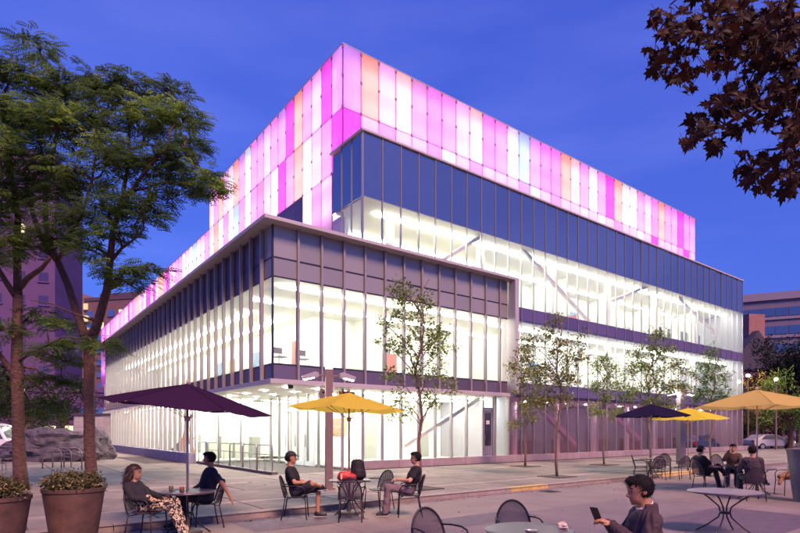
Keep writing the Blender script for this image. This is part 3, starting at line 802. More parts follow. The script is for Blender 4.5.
# railing of the entrance ramp
steel = mat('stainless', (0.55, 0.52, 0.50), 0.3, metal=0.9)
rl = thing('ramp_railing', 'stainless steel ramp railing with rounded bays before the entrance', 'railing', B(8.55, 19.4), BYAW)
MB().box(-0.12, 0.12, -0.2, 9.4, 0, 0.10).build('ramp_kerb', mat('ramp_kerb', (0.12, 0.09, 0.10), 0.7), rl)
for k in range(6):
    y0, y1 = k * 1.55, k * 1.55 + 1.45
    t = MB(); pts = [(0, y0, 0.10), (0, y0, 0.95)]
    for a in range(5): pts.append((0, y0 + 0.12 - 0.12 * math.cos(a * math.pi / 8), 0.98 + 0.12 * math.sin(a * math.pi / 8)))
    for a in range(5): pts.append((0, y1 - 0.12 + 0.12 * math.sin(a * math.pi / 8), 0.98 + 0.12 * math.cos(a * math.pi / 8)))
    pts += [(0, y1, 0.95), (0, y1, 0.10)]
    t.tube(pts, 0.024, 8); o = t.build('rail_bay', steel, rl, smooth=True)
    MB().tube([(0, y0 + 0.02, 0.74), (0, y1 - 0.02, 0.74)], 0.016, 6).build('mid_rail', steel, o)
    MB().tube([(0, (y0 + y1) / 2, 0.1), (0, (y0 + y1) / 2, 0.74)], 0.014, 6).build('baluster', steel, o)

# chairs seen inside the first floor, and a step ladder behind the side front
ic_m = mat('grey_plastic', (0.30, 0.30, 0.29), 0.5)
def inner_chair(u, v, rz, label):
    t = thing('stacking_chair', label, 'chair', B(u, v, 4.12), BYAW + rz, 'grey chairs inside the corner room')
    MB().box(-0.22, 0.22, -0.22, 0.22, 0.44, 0.47).build('seat', ic_m, t)
    MB().box(-0.22, 0.22, 0.19, 0.22, 0.62, 0.86).build('backrest', ic_m, t)
    for sx in (-1, 1):
        MB().tube([(sx * 0.20, 0.20, 0.86), (sx * 0.20, 0.20, 0.47), (sx * 0.22, 0.24, 0.0)], 0.012, 6).build('leg', steel, t)
        MB().tube([(sx * 0.20, -0.20, 0.44), (sx * 0.22, -0.24, 0.0)], 0.012, 6).build('leg', steel, t)
inner_chair(9.15, 20.0, 0.2, 'grey chair in the lit corner room above the entrance')
inner_chair(10.15, 20.1, -0.1, 'grey chair in the lit corner room above the entrance')
ld = thing('step_ladder', 'orange step ladder standing inside the side window', 'ladder', B(8.9, 33.2, 0.10), BYAW)
lo_m = mat('ladder_orange', (0.62, 0.22, 0.06), 0.5)
for sy in (-0.25, 0.25):
    MB().bar((0.0, sy, 0), (0.35, sy * 0.7, 2.0), 0.05, 0.09).build('stile', lo_m, ld)
    MB().bar((0.75, sy, 0), (0.37, sy * 0.7, 2.0), 0.04, 0.05).build('rear_stile', lo_m, ld)
for k in range(6):
    z = 0.3 + k * 0.29; MB().box(0.0 + z * 0.175 - 0.03, z * 0.175 + 0.05, -0.24, 0.24, z, z + 0.03).build('tread', lo_m, ld)
bd = MB().bar((0, 0, 0.1), (0.6, -1.3, 1.15), 0.9, 0.04).build('leaning_board', mat('board_blue', (0.08, 0.08, 0.14), 0.6), loc=B(9.0, 35.4, 0.08), rz=BYAW)
tag(bd, 'dark blue board leaning inside the window beside orange ladder', 'board')

# ---------------------------------------------------------------- trees
bark = mat('bark', (0.105, 0.052, 0.042), 0.9, noise=0.4, nscale=9, bump=1.0, bscale=16, bdist=0.05)
bark2 = mat('young_bark', (0.20, 0.12, 0.10), 0.9, noise=0.3, nscale=12, bump=0.5)
def leaf_cloud(clusters, per, size, aspect, flat=0.5, droop=0.3, seed=1, spray=6):
    """clusters: (centre, radius); small leaf quads set along short twigs, so that clumps read as sprays with gaps"""
    g = np.random.default_rng(seed)
    Vs = []
    for c, r in clusters:
        n = max(4, int(per * (r ** 2.0)))
        d = g.normal(size=(n, 3)); d /= np.linalg.norm(d, axis=1)[:, None]
        base = d * (g.random((n, 1)) ** 0.45) * r; base[:, 2] *= 0.75
        base += np.array(c)
        tw = d * 0.7 + g.normal(size=(n, 3)) * 0.6; tw[:, 2] -= droop * g.random(n)
        tw /= np.linalg.norm(tw, axis=1)[:, None]
        for k in range(spray):
            L = size * g.uniform(0.7, 1.3, (n, 1))
            p = base + tw * (k * size * 0.62)
            side = np.cross(tw, g.normal(size=(n, 3))); side[:, 2] *= flat
            side /= np.linalg.norm(side, axis=1)[:, None] + 1e-9
            ax = tw * 0.55 + side * (1 if k % 2 else -1); ax /= np.linalg.norm(ax, axis=1)[:, None]
            wd = np.cross(ax, g.normal(size=(n, 3)) * 0.5 + np.array([0, 0, 1.0])); wd /= np.linalg.norm(wd, axis=1)[:, None] + 1e-9
            W = L * aspect
            q = np.stack([p, p + ax * L * 0.5 + wd * W * 0.5, p + ax * L, p + ax * L * 0.5 - wd * W * 0.5], 1)
            Vs.append(q.reshape(-1, 3))
    V = np.concatenate(Vs); F = np.arange(len(V)).reshape(-1, 4)
    return V, F
def frond_cloud(clusters, per, length, seed, pairs=7):
    """pinnate fronds: flat sprays of paired leaflets, held out in layers and drooping at the tip"""
    g = np.random.default_rng(seed); Vs = []
    for c, r in clusters:
        n = max(4, int(per * r * r))
        az = g.uniform(0, 2 * np.pi, n); rad = r * np.sqrt(g.random(n)); lay = g.normal(0, 0.16, n) * r
        out = np.stack([np.cos(az), np.sin(az), np.zeros(n)], 1)
        base = np.array(c) + out * rad[:, None] * 0.9; base[:, 2] += lay + 0.12 * (r - rad)
        a2 = az + g.normal(0, 0.9, n)
        d = np.stack([np.cos(a2), np.sin(a2), g.normal(0.12, 0.22, n)], 1); d /= np.linalg.norm(d, axis=1)[:, None]
        up = np.array([0, 0, 1.0]) + g.normal(0, 0.28, (n, 3))
        s = np.cross(d, up); s /= np.linalg.norm(s, axis=1)[:, None]
        L = length * g.uniform(0.65, 1.25, (n, 1))
        for k in range(pairs):
            t = (k + 0.6) / pairs
            p = base + d * L * t; p[:, 2] -= (0.30 * L[:, 0] * t * t)
            fw = d.copy(); fw[:, 2] -= 0.55 * t; fw /= np.linalg.norm(fw, axis=1)[:, None]
            ll = L * 0.34 * (1.0 - 0.55 * abs(t - 0.45)); w = L * 0.060
            for sg_ in (-1, 1):
                ax = s * sg_ * 0.85 + fw * 0.5; ax[:, 2] -= 0.10
                q = np.stack([p, p + ax * ll * 0.5 + fw * w, p + ax * ll, p + ax * ll * 0.5 - fw * w], 1)
                Vs.append(q.reshape(-1, 3))
    V = np.concatenate(Vs); return V, np.arange(len(V)).reshape(-1, 4)
def curve_pts(a, b, n=6, sag=0.0, jit=0.0, r=None):
    a, b = Vector(a), Vector(b); out = []
    for i in range(n + 1):
        t = i / n; p = a.lerp(b, t); p.z += sag * math.sin(math.pi * t)
        if r and 0 < i < n: p += Vector((r.uniform(-jit, jit), r.uniform(-jit, jit), r.uniform(-jit, jit) * 0.5))
        out.append(p)
    return out
def limb(mb, pts, r0, r1, n=8):
    k = len(pts); mb.tube(pts, [r0 + (r1 - r0) * i / (k - 1) for i in range(k)], n)

locust_leaf = leafmat('locust_leaf', (0.11, 0.19, 0.048), 0.6, 0.5, (0.42, 0.62, 0.11), 0.55)  # bright green patches paint lamp-lit clumps into the leaf colour
def big_tree(label, base, trunk, limbs, blobs, seed, name='locust_tree'):
    """trunk/limbs as world polylines; blobs: (px, py, radius px, depth)"""
    base = Vector(base)
    t = thing(name, label, 'tree', base, 0, 'large trees behind the planters')
    r = random.Random(seed)
    mb = MB()
    mb.tube([p - base for p in trunk[0]], trunk[1], 14); mb.build('trunk', bark, t, smooth=True)
    ends = []
    for pts, r0, r1 in limbs:
        b = MB(); limb(b, [p - base for p in pts], r0, r1); b.build('limb', bark, t, smooth=True)
        ends += [(p, r0 + (r1 - r0) * i / len(pts)) for i, p in enumerate(pts)][1:]
    cl = []; tw = MB()
    for px, py, rp, Y in blobs:
        R = rp / FPX * Y
        c = P(px, Y, Zat(py, Y))
        src = min(ends, key=lambda e: (e[0] - c).length + (0.8 if e[0].z > c.z else 0))
        limb(tw, curve_pts(src[0] - base, c - base, 5, 0.15, 0.12, r), min(0.055, src[1] * 0.8), 0.015, 6)
        for k in range(max(4, int(11 * R * R + 5))):
            d = Vector((r.gauss(0, 1), r.gauss(0, 1), r.gauss(0, 0.8)))
            q = c + d.normalized() * R * r.uniform(0.25, 1.0)
            cl.append((q - base, r.uniform(0.28, 0.55)))
            limb(tw, curve_pts(c - base, q - base, 3, 0.05, 0.06, r), 0.02, 0.006, 5)
    tw.build('branches', bark, t, smooth=True)['kind'] = 'stuff'
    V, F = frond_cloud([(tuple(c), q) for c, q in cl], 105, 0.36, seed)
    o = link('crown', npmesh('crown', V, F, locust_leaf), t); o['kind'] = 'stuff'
    return t
# tree with the fork, behind the second planter
Y1 = 14.6
def Q(px, py, Y): return P(px, Y, Zat(py, Y))
tr = [P(93, Y1, 0.0), Q(91, 470, Y1), Q(89.5, 440, Y1), Q(89, 400, Y1), Q(89, 370, Y1), Q(89, 347, Y1)]
lm = [([Q(89, 347, Y1), Q(80, 322, Y1 + .1), Q(68, 285, Y1 + .3), Q(58, 262, Y1 + .4), Q(40, 235, Y1 + .4), Q(30, 205, Y1 + .2), Q(24, 170, Y1)], 0.13, 0.045),
      ([Q(58, 262, Y1 + .4), Q(47, 235, Y1 + .8), Q(45, 200, Y1 + 1.0), Q(50, 170, Y1 + 1), Q(58, 130, Y1 + .8), Q(52, 90, Y1 + .7)], 0.085, 0.03),
      ([Q(89, 347, Y1), Q(98, 322, Y1 - .2), Q(107, 290, Y1 - .4), Q(110, 262, Y1 - .5), Q(113, 230, Y1 - .5), Q(122, 200, Y1 - .4), Q(128, 165, Y1 - .2), Q(130, 120, Y1)], 0.13, 0.03),
      ([Q(110, 262, Y1 - .5), Q(122, 248, Y1 - .9), Q(136, 238, Y1 - 1.2)], 0.05, 0.02),
      ([Q(113, 230, Y1 - .5), Q(128, 195, Y1 - .9), Q(148, 168, Y1 - 1.1), Q(165, 150, Y1 - 1.2), Q(185, 150, Y1 - 1.2)], 0.06, 0.02),
      ([Q(58, 262, Y1 + .4), Q(68, 240, Y1), Q(82, 215, Y1 - .5), Q(92, 180, Y1 - .7), Q(98, 140, Y1 - .6)], 0.06, 0.02),
      ([Q(98, 322, Y1 - .2), Q(70, 312, Y1 - .6), Q(52, 304, Y1 - 1.0), Q(30, 300, Y1 - 1.2)], 0.028, 0.01)]
bl = [(40, 52, 13, 15.6), (35, 82, 26, 15.2), (66, 92, 28, 15), (98, 88, 20, 15.2), (92, 120, 32, 14.4), (60, 130, 32, 14), (130, 88, 11, 15), (134, 118, 26, 14.6), (165, 92, 15, 15), (160, 125, 28, 14.4),
      (183, 122, 16, 14.4), (190, 143, 13, 14.2), (176, 158, 20, 13.6), (145, 160, 28, 13.8), (110, 160, 30, 13.9), (75, 170, 30, 14.2), (45, 168, 26, 14.8), (30, 125, 28, 14.8), (15, 200, 20, 14.8),
      (196, 176, 9, 13.6), (150, 195, 22, 13.6), (140, 215, 16, 13.4), (100, 205, 26, 13.8), (70, 215, 18, 14), (118, 235, 14, 13.8), (88, 250, 16, 14), (122, 272, 12, 13.8), (132, 285, 7, 13.8), (52, 240, 15, 14.4),
      (148, 268, 5, 13.6), (25, 245, 16, 14.8), (60, 195, 20, 14.8), (180, 185, 10, 13.5), (211, 188, 4, 13.5)]
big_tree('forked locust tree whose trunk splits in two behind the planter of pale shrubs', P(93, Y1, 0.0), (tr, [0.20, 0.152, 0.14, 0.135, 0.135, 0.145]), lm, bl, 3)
# tree at the left edge
Y2 = 15.2
tr = [P(21, Y2, 0.0), Q(20, 470, Y2), Q(18.5, 440, Y2), Q(18, 400, Y2), Q(17, 378, Y2), Q(17, 340, Y2), Q(18, 295, Y2)]
lm = [([Q(18, 295, Y2), Q(17, 250, Y2), Q(18, 215, Y2), Q(12, 180, Y2), Q(8, 140, Y2), Q(4, 95, Y2)], 0.11, 0.03),
      ([Q(18, 290, Y2), Q(28, 278, Y2 - .3), Q(42, 268, Y2 - .8), Q(50, 258, Y2 - 1.2)], 0.09, 0.04),
      ([Q(17, 378, Y2), Q(8, 366, Y2), Q(-4, 350, Y2), Q(-16, 320, Y2 + .3), Q(-22, 280, Y2)], 0.10, 0.03),
      ([Q(18, 300, Y2), Q(6, 282, Y2 - .2), Q(-6, 262, Y2 - .3), Q(-16, 220, Y2 - .4), Q(-14, 180, Y2 - .4)], 0.09, 0.03),
      ([Q(18, 362, Y2), Q(32, 352, Y2 - .5), Q(46, 346, Y2 - .9), Q(58, 340, Y2 - 1.4)], 0.045, 0.012),
      ([Q(17, 330, Y2), Q(26, 320, Y2 + .5), Q(34, 312, Y2 + .9), Q(42, 322, Y2 + 1.1)], 0.035, 0.01)]
bl = [(5, 75, 24, 15), (-18, 95, 30, 15), (8, 115, 28, 14.4), (-10, 150, 30, 14.6), (12, 155, 24, 14.2), (-20, 200, 30, 14.8), (5, 185, 16, 14.6), (-25, 250, 26, 14.6), (6, 240, 10, 14.4),
      (40, 318, 11, 15.6), (62, 325, 10, 14.8), (75, 345, 8, 14.6), (45, 350, 9, 14.2), (64, 362, 9, 15), (48, 380, 10, 15.6), (72, 385, 9, 16), (55, 405, 9, 16), (0, 330, 10, 15), (-10, 380, 16, 15.4), (5, 405, 14, 16.2), (38, 410, 12, 16.4), (105, 345, 5, 13.8)]
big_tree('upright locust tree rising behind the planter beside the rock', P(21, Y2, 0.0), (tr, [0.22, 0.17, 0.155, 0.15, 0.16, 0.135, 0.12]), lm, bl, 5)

young_leaf = leafmat('young_leaf', (0.20, 0.27, 0.07), 0.5, 0.45, (0.44, 0.56, 0.15))
young_leaf2 = leafmat('young_leaf_brown', (0.21, 0.22, 0.07), 0.5, 0.45, (0.44, 0.43, 0.13))
def young_tree(label, px, Yd, top_py, blobs, seed, leaf, per=42, size=0.085, tr=0.055):
    base = P(px, Yd, 0.0)
    t = thing('street_tree', label, 'tree', base, 0, 'young trees along the pavement')
    r = random.Random(seed)
    zt = Zat(top_py, Yd)
    pts = [Vector((r.uniform(-.03, .03) * i, r.uniform(-.03, .03) * i, zt * i / 9)) for i in range(10)]; pts[0] = Vector((0, 0, 0))
    mb = MB(); mb.tube(pts, [tr * (1 - 0.085 * i) for i in range(10)], 8); mb.build('trunk', bark2, t, smooth=True)
    MB().box(-0.5, 0.5, -0.5, 0.5, 0.0, 0.022).build('tree_pit', mat('soil', (0.07, 0.05, 0.045), 0.95, noise=0.4), t, rz=BYAW)
    tw = MB(); cl = []
    for bx, by, rp in blobs:
        R = rp / FPX * Yd
        c = P(bx, Yd + r.uniform(-.35, .35), Zat(by, Yd)) - base
        zs = max(0.3 * zt, c.z - 0.5 - abs(c.x) * 0.5)
        i = min(9, int(zs / zt * 9)); a = pts[i].lerp(pts[min(9, i + 1)], zs / zt * 9 - i)
        limb(tw, curve_pts(a, c, 4, 0.08, 0.04, r), 0.02, 0.007, 5)
        for k in range(max(4, int(24 * R))):
            q = c + Vector((r.gauss(0, 1), r.gauss(0, 1), r.gauss(0, 1))).normalized() * R * r.uniform(0.2, 1.0)
            limb(tw, curve_pts(c, q, 2, 0.02, 0.03, r), 0.008, 0.004, 4)
            cl.append((tuple(q), r.uniform(0.16, 0.30)))
    tw.build('branches', bark2, t)['kind'] = 'stuff'
    V, F = leaf_cloud(cl, per * 6, size * 1.08, 0.62, 0.7, 0.4, seed, spray=4)
    o = link('crown', npmesh('crown', V, F, leaf), t); o['kind'] = 'stuff'
    return t
young_tree('slender young tree with green tip rising beside the grey lamp post', 420, 15.6, 278, [(398, 286, 9), (408, 298, 12), (425, 302, 13), (395, 315, 10), (384, 322, 7), (418, 325, 14), (440, 330, 9), (388, 345, 8), (405, 345, 12), (430, 348, 12), (448, 345, 7), (415, 368, 12), (392, 375, 8), (436, 370, 9), (452, 386, 5), (400, 395, 8), (425, 395, 9), (434, 402, 7), (404, 410, 6)], 21, young_leaf, per=26)
young_tree('brownish young tree before the end of the projecting glass box', 557, 19.6, 318, [(556, 322, 6), (550, 335, 11), (535, 345, 12), (560, 345, 12), (578, 340, 6), (525, 358, 9), (545, 362, 13), (568, 360, 11), (582, 355, 6), (538, 378, 12), (558, 380, 12), (574, 378, 8), (522, 380, 9), (548, 398, 10), (565, 398, 8), (534, 400, 8)], 22, young_leaf2, per=34)
young_tree('thin young tree close to the dim glass front by the low plinth', 525, 25.3, 340, [(525, 350, 9), (516, 365, 9), (530, 372, 9), (520, 388, 8), (534, 392, 8), (524, 405, 7), (515, 425, 6), (532, 418, 6)], 23, young_leaf2, per=30)
young_tree('leafy young tree standing left of the navy parasol', 604, 26.5, 352, [(603, 358, 8), (596, 370, 9), (612, 368, 8), (604, 382, 10), (592, 388, 8), (618, 385, 8), (605, 398, 9), (596, 410, 7), (614, 412, 7)], 24, young_leaf, per=34)
young_tree('broad young tree rising behind the navy parasol', 650, 22.2, 330, [(657, 336, 8), (650, 348, 10), (636, 352, 8), (664, 352, 9), (643, 365, 11), (660, 368, 11), (678, 365, 8), (630, 372, 8), (686, 374, 6), (648, 384, 12), (668, 386, 10), (632, 390, 9), (684, 388, 6), (650, 402, 10), (622, 398, 7), (668, 405, 8)], 25, young_leaf, per=34)
young_tree('pale green young tree rising behind the bright yellow parasol', 711, 25.2, 348, [(711, 354, 8), (704, 364, 9), (718, 364, 9), (711, 378, 11), (698, 380, 7), (724, 378, 7), (706, 392, 10), (720, 393, 8), (696, 398, 7), (712, 405, 8), (727, 398, 5)], 26, leafmat('pale_leaf', (0.15, 0.24, 0.09), 0.5, 0.4, (0.32, 0.50, 0.20)), per=34)

# maple bough hanging in from the tree beside the camera
def maple_leaf_mesh(m, cu=0.22, dr=0.10):
    half = [(0.0, -0.02), (0.10, 0.02), (0.30, -0.14), (0.28, 0.04), (0.52, 0.08), (0.40, 0.22), (0.60, 0.50), (0.38, 0.44), (0.30, 0.52), (0.17, 0.42), (0.20, 0.70), (0.10, 0.66), (0.0, 1.0)]
    pts = [(x, y, abs(x) * cu - dr * y * y + 0.06 * math.sin(9 * x)) for x, y in half] + [(-x, y, abs(x) * cu * 0.7 - dr * y * y + 0.05 * math.sin(7 * x + 1)) for x, y in half[1:-1][::-1]]
    pts = [Vector(p) for p in pts]; k = len(pts); h = 12
    fs = []
    mid = [0, h]
    b = MB()
    b.add(pts + [Vector((0, 0.35, -0.012))], [(k, i, (i + 1) % k) for i in range(k)])
    b.tube([(0, -0.02, 0), (0, -0.30, 0.03), (0, -0.55, 0.10)], 0.012, 4)
    me = b.mesh('maple_leaf'); me.materials.append(m); return me
mleaf = [maple_leaf_mesh(leafmat('maple_leaf_a', (0.075, 0.022, 0.010), 0.4, 0.3), 0.30, 0.25), maple_leaf_mesh(leafmat('maple_leaf_b', (0.034, 0.013, 0.009), 0.4, 0.3), -0.15, 0.12), maple_leaf_mesh(leafmat('maple_leaf_c', (0.10, 0.055, 0.016), 0.4, 0.3), 0.12, -0.15)]
mt_base = Vector((6.4, 4.6, STREET))
mt = thing('maple_tree', 'dark red maple bough hanging over the street from a tall trunk', 'tree', mt_base)
MB().tube([Vector((0, 0, 0)), Vector((0.05, 0, 1.5)), Vector((0.0, 0.1, 3.2)), Vector((-0.1, 0.1, 5.2)), Vector((0.1, 0.2, 7.5))], [0.28, 0.22, 0.20, 0.17, 0.10], 14).build('trunk', bark, mt, smooth=True)
Ym = 4.4
def Qm(px, py, Y=Ym): return Q(px, py, Y) - mt_base
boughs = [([Vector((-0.1, 0.1, 5.0)), Qm(1000, -60, 4.7), Qm(870, -20, 4.5), Qm(790, 20), Qm(730, 40), Qm(690, 32), Qm(660, 30)], 0.06, 0.006),
          ([Qm(870, -20, 4.5), Qm(800, 70), Qm(760, 105), Qm(725, 125), Qm(695, 138)], 0.03, 0.005),
          ([Vector((-0.1, 0.1, 4.6)), Qm(960, 80, 4.8), Qm(850, 110, 4.6), Qm(790, 150), Qm(755, 175)], 0.04, 0.005),
          ([Qm(1000, -60, 4.7), Qm(860, -90, 4.6), Qm(760, -50, 4.5), Qm(700, -20), Qm(670, 5)], 0.04, 0.005),
          ([Qm(790, 20), Qm(760, 60, 4.3), Qm(745, 90, 4.2)], 0.015, 0.004)]
for pts, r0, r1 in boughs:
    b = MB(); limb(b, pts, r0, r1, 7); b.build('bough', bark, mt, smooth=True)
mr_ = random.Random(9)
zones = [(672, 22, 22, 14), (655, 50, 10, 4), (690, 45, 26, 16), (668, 62, 18, 8), (682, 80, 14, 6), (720, 20, 30, 26), (735, 55, 28, 26), (760, 25, 34, 36), (790, 30, 34, 38), (770, 75, 32, 34), (800, 85, 30, 26),
         (740, 95, 20, 14), (722, 110, 18, 10), (705, 122, 15, 8), (690, 135, 9, 4), (716, 140, 8, 4), (735, 128, 10, 4), (760, 115, 18, 10), (785, 120, 22, 14), (745, 160, 12, 5), (762, 172, 16, 9), (780, 160, 18, 9), (800, 165, 20, 10), (790, 180, 12, 5), (800, 130, 16, 8), (700, 2, 26, 12)]
tw = MB(); count = 0; rest = MB()
for zx, zy, zr, n in zones:
    c = Qm(zx, zy, Ym + mr_.uniform(-.25, .25))
    nb = min((p for q in boughs for p in q[0]), key=lambda p: (p - c).length)
    limb(tw, curve_pts(nb, c, 3, 0.02, 0.02, mr_), 0.008, 0.003, 5)
    for k in range(int(n * 2.3)):
        a = mr_.uniform(0, 2 * math.pi); rr_ = zr * math.sqrt(mr_.random())
        p = Qm(zx + rr_ * math.cos(a), zy + rr_ * math.sin(a), Ym + mr_.uniform(-.45, .45))
        s = mr_.choice((mr_.uniform(0.05, 0.09), mr_.uniform(0.085, 0.145)))
        rot = (mr_.gauss(-1.9, 0.55), mr_.gauss(0, 0.5), mr_.uniform(-1.1, 1.1) + (math.pi if mr_.random() < 0.25 else 0))
        limb(tw, [c.lerp(p, 0.5), p], 0.003, 0.002, 4) if mr_.random() < 0.5 else None
        me = mleaf[mr_.choice((0, 0, 1, 1, 1, 2))]
        if count < 290:
            o = link('leaf', me, mt, p); o.rotation_euler = rot; o.scale = (s, s, s)
        else:
            M = Matrix.LocRotScale(p, Matrix.Identity(3).to_quaternion(), None)
            from mathutils import Euler
            E3 = Euler(rot).to_matrix() * s
            rest.add([E3 @ v.co + p for v in me.vertices], [tuple(q.vertices) for q in me.polygons])
        count += 1
tw.build('twigs', bark, mt)['kind'] = 'stuff'
ro = rest.build('leaves', leafmat('maple_leaf_b', (0.05, 0.02, 0.014)), mt); ro['kind'] = 'stuff'
# ---------------------------------------------------------------- furniture
chair_m = mat('chair_frame', (0.030, 0.022, 0.028), 0.45, metal=0.3)
def mesh_mat():
    m = bpy.data.materials.new('chair_mesh'); m.use_nodes = True
    n, l = m.node_tree.nodes, m.node_tree.links
    b = n['Principled BSDF']; b.inputs['Base Color'].default_value = (0.075, 0.05, 0.075, 1); b.inputs['Roughness'].default_value = 0.5; b.inputs['Metallic'].default_value = 0.3
    tr = n.new('ShaderNodeBsdfTransparent'); mx = n.new('ShaderNodeMixShader')
    tc = n.new('ShaderNodeTexCoord'); ck = n.new('ShaderNodeTexChecker'); ck.inputs['Scale'].default_value = 130
    l.new(tc.outputs['Object'], ck.inputs['Vector'])
    mr = n.new('ShaderNodeMapRange'); mr.inputs['To Min'].default_value = 0.5; mr.inputs['To Max'].default_value = 1.0
    l.new(ck.outputs['Fac'], mr.inputs['Value']); l.new(mr.outputs[0], mx.inputs['Fac'])
    l.new(tr.outputs[0], mx.inputs[1]); l.new(b.outputs[0], mx.inputs[2]); l.new(mx.outputs[0], n['Material Output'].inputs['Surface'])
    return m
chair_mesh = mesh_mat()
def make_chair():
    t = thing('bistro_chair', 'x', 'chair')
    def bx(z): return -0.20 - 0.12 * (z - 0.45) / 0.42
    hoop = []
    for i in range(19):
        a = math.pi * i / 18; z = 0.45 + 0.42 * (math.sin(a) ** 0.75); hoop.append((bx(z), 0.225 * math.cos(a) * (1.0 if z < 0.6 else 1.0), z))
    hoop = [(-0.19, 0.215, 0.44)] + hoop + [(-0.19, -0.215, 0.44)]
    h = MB(); h.tube(hoop, 0.015, 8); ho = h.build('back_hoop', chair_m, t, smooth=True)
    k = MB(); n = 10; rows = []
    for j in range(9):
        z = 0.47 + 0.385 * j / 8; s = min(1, max(0, (z - 0.45) / 0.42)) ** (1 / 0.75); w = 0.215 * math.sqrt(max(0, 1 - s * s))
        rows.append([(bx(z) - 0.035 * (1 - (2 * i / n - 1) ** 2), w * (2 * i / n - 1), z) for i in range(n + 1)])
    vs = [p for r_ in rows for p in r_]; k.add(vs, [(j * (n + 1) + i, j * (n + 1) + i + 1, (j + 1) * (n + 1) + i + 1, (j + 1) * (n + 1) + i) for j in range(8) for i in range(n)])
    k.build('back_mesh', chair_mesh, t, smooth=True)
    for y in (-0.12, -0.06, 0, 0.06, 0.12):
        zt = 0.45 + 0.42 * (math.sqrt(1 - (y * 1.25 / 0.225) ** 2) ** 0.75)
        MB().tube([(bx(0.46), y * 0.7, 0.46), (bx(0.62) - 0.03, y * 0.95, 0.62), (bx(zt), y * 1.25, zt)], 0.005, 5).build('back_rod', chair_m, t)
    MB().lathe([(0.215, 0.435), (0.232, 0.445), (0.232, 0.457), (0.215, 0.462)], 24).build('seat', chair_mesh, t)
    for s in (-1, 1):
        MB().tube([(bx(0.66) + 0.0, s * 0.20, 0.67), (-0.12, s * 0.255, 0.68), (0.04, s * 0.27, 0.68), (0.15, s * 0.265, 0.655), (0.20, s * 0.25, 0.58), (0.20, s * 0.225, 0.45)], 0.012, 7).build('armrest', chair_m, t, smooth=True)
        MB().tube([(0.20, s * 0.215, 0.45), (0.215, s * 0.225, 0.2), (0.23, s * 0.235, 0)], 0.012, 7).build('leg', chair_m, t, smooth=True)
        MB().tube([(-0.19, s * 0.205, 0.45), (-0.23, s * 0.215, 0.2), (-0.27, s * 0.225, 0)], 0.012, 7).build('leg', chair_m, t, smooth=True)
    MB().tube([(0.21, 0.22, 0.40), (0.12, 0, 0.41), (0.21, -0.22, 0.40)], 0.008, 6).build('stretcher', chair_m, t)
    MB().tube([(-0.20, 0.21, 0.40), (-0.12, 0, 0.41), (-0.20, -0.21, 0.40)], 0.008, 6).build('stretcher', chair_m, t)
    return t
chair0 = make_chair(); chair_used = [False]
def chair(px, Y, deg, label):
    loc = P(px, Y, STREET)
    if not chair_used[0]:
        chair_used[0] = True; chair0.location = loc; chair0.rotation_euler = (0, 0, math.radians(deg)); chair0['label'] = label; chair0['group'] = 'black metal bistro chairs'; return chair0
    return clone(chair0, label, loc, math.radians(deg), 'black metal bistro chairs')
def make_table(label, px, Y, dia, deg, top_m):
    t = thing('bistro_table', label, 'table', P(px, Y, STREET), math.radians(deg), 'round metal bistro tables'); r = dia / 2
    MB().lathe([(r - 0.012, 0.700), (r, 0.706), (r, 0.728), (r - 0.012, 0.734)], 48).build('table_top', top_m, t)
    MB().lathe([(r + 0.002, 0.702), (r + 0.010, 0.708), (r + 0.010, 0.726), (r + 0.002, 0.732), (r + 0.002, 0.702)], 48, cap0=False, cap1=False).build('rim', mat('table_rim', (0.16, 0.13, 0.14), 0.35, metal=0.7), t, smooth=True)
    MB().lathe([(0.085, 0.34), (0.09, 0.36), (0.085, 0.38)], 16).build('ring', chair_m, t)
    for k in range(4):
        a = math.pi / 2 * k + 0.4; c, s = math.cos(a), math.sin(a)
        pr = [(r * 0.72, 0.70), (r * 0.45, 0.60), (0.095, 0.46), (0.078, 0.37), (0.10, 0.28), (r * 0.5, 0.12), (r * 0.82, 0.0)]
        MB().tube([(q * c, q * s, z) for q, z in pr], 0.013, 7).build('leg', chair_m, t, smooth=True)
    return t
tab_m = mat('table_metal', (0.15, 0.115, 0.14), 0.45, metal=0.35, noise=0.1, nscale=30)
tab_l = mat('table_light', (0.24, 0.22, 0.24), 0.4, metal=0.2, noise=0.08, nscale=20)
make_table('round table with two cups under the dark purple parasol', 187.5, 9.4, 0.92, 0, tab_m)
make_table('round table carrying backpack and red bag under the yellow parasol', 350, 11.6, 0.88, 10, tab_m)
make_table('round dark table with crumpled napkin beside the man with phone', 530, 5.75, 0.92, 25, mat('table_dark', (0.10, 0.075, 0.10), 0.4, metal=0.35, noise=0.1, nscale=30))
make_table('empty round table with pale top standing on the dark setts', 725, 9.4, 1.14, 20, tab_l)
make_table('round table in the middle of the group under the ochre parasol', 757, 15.2, 0.9, 0, tab_m)
make_table('round table among empty chairs under the navy parasol', 652, 20.6, 0.9, 0, tab_m)

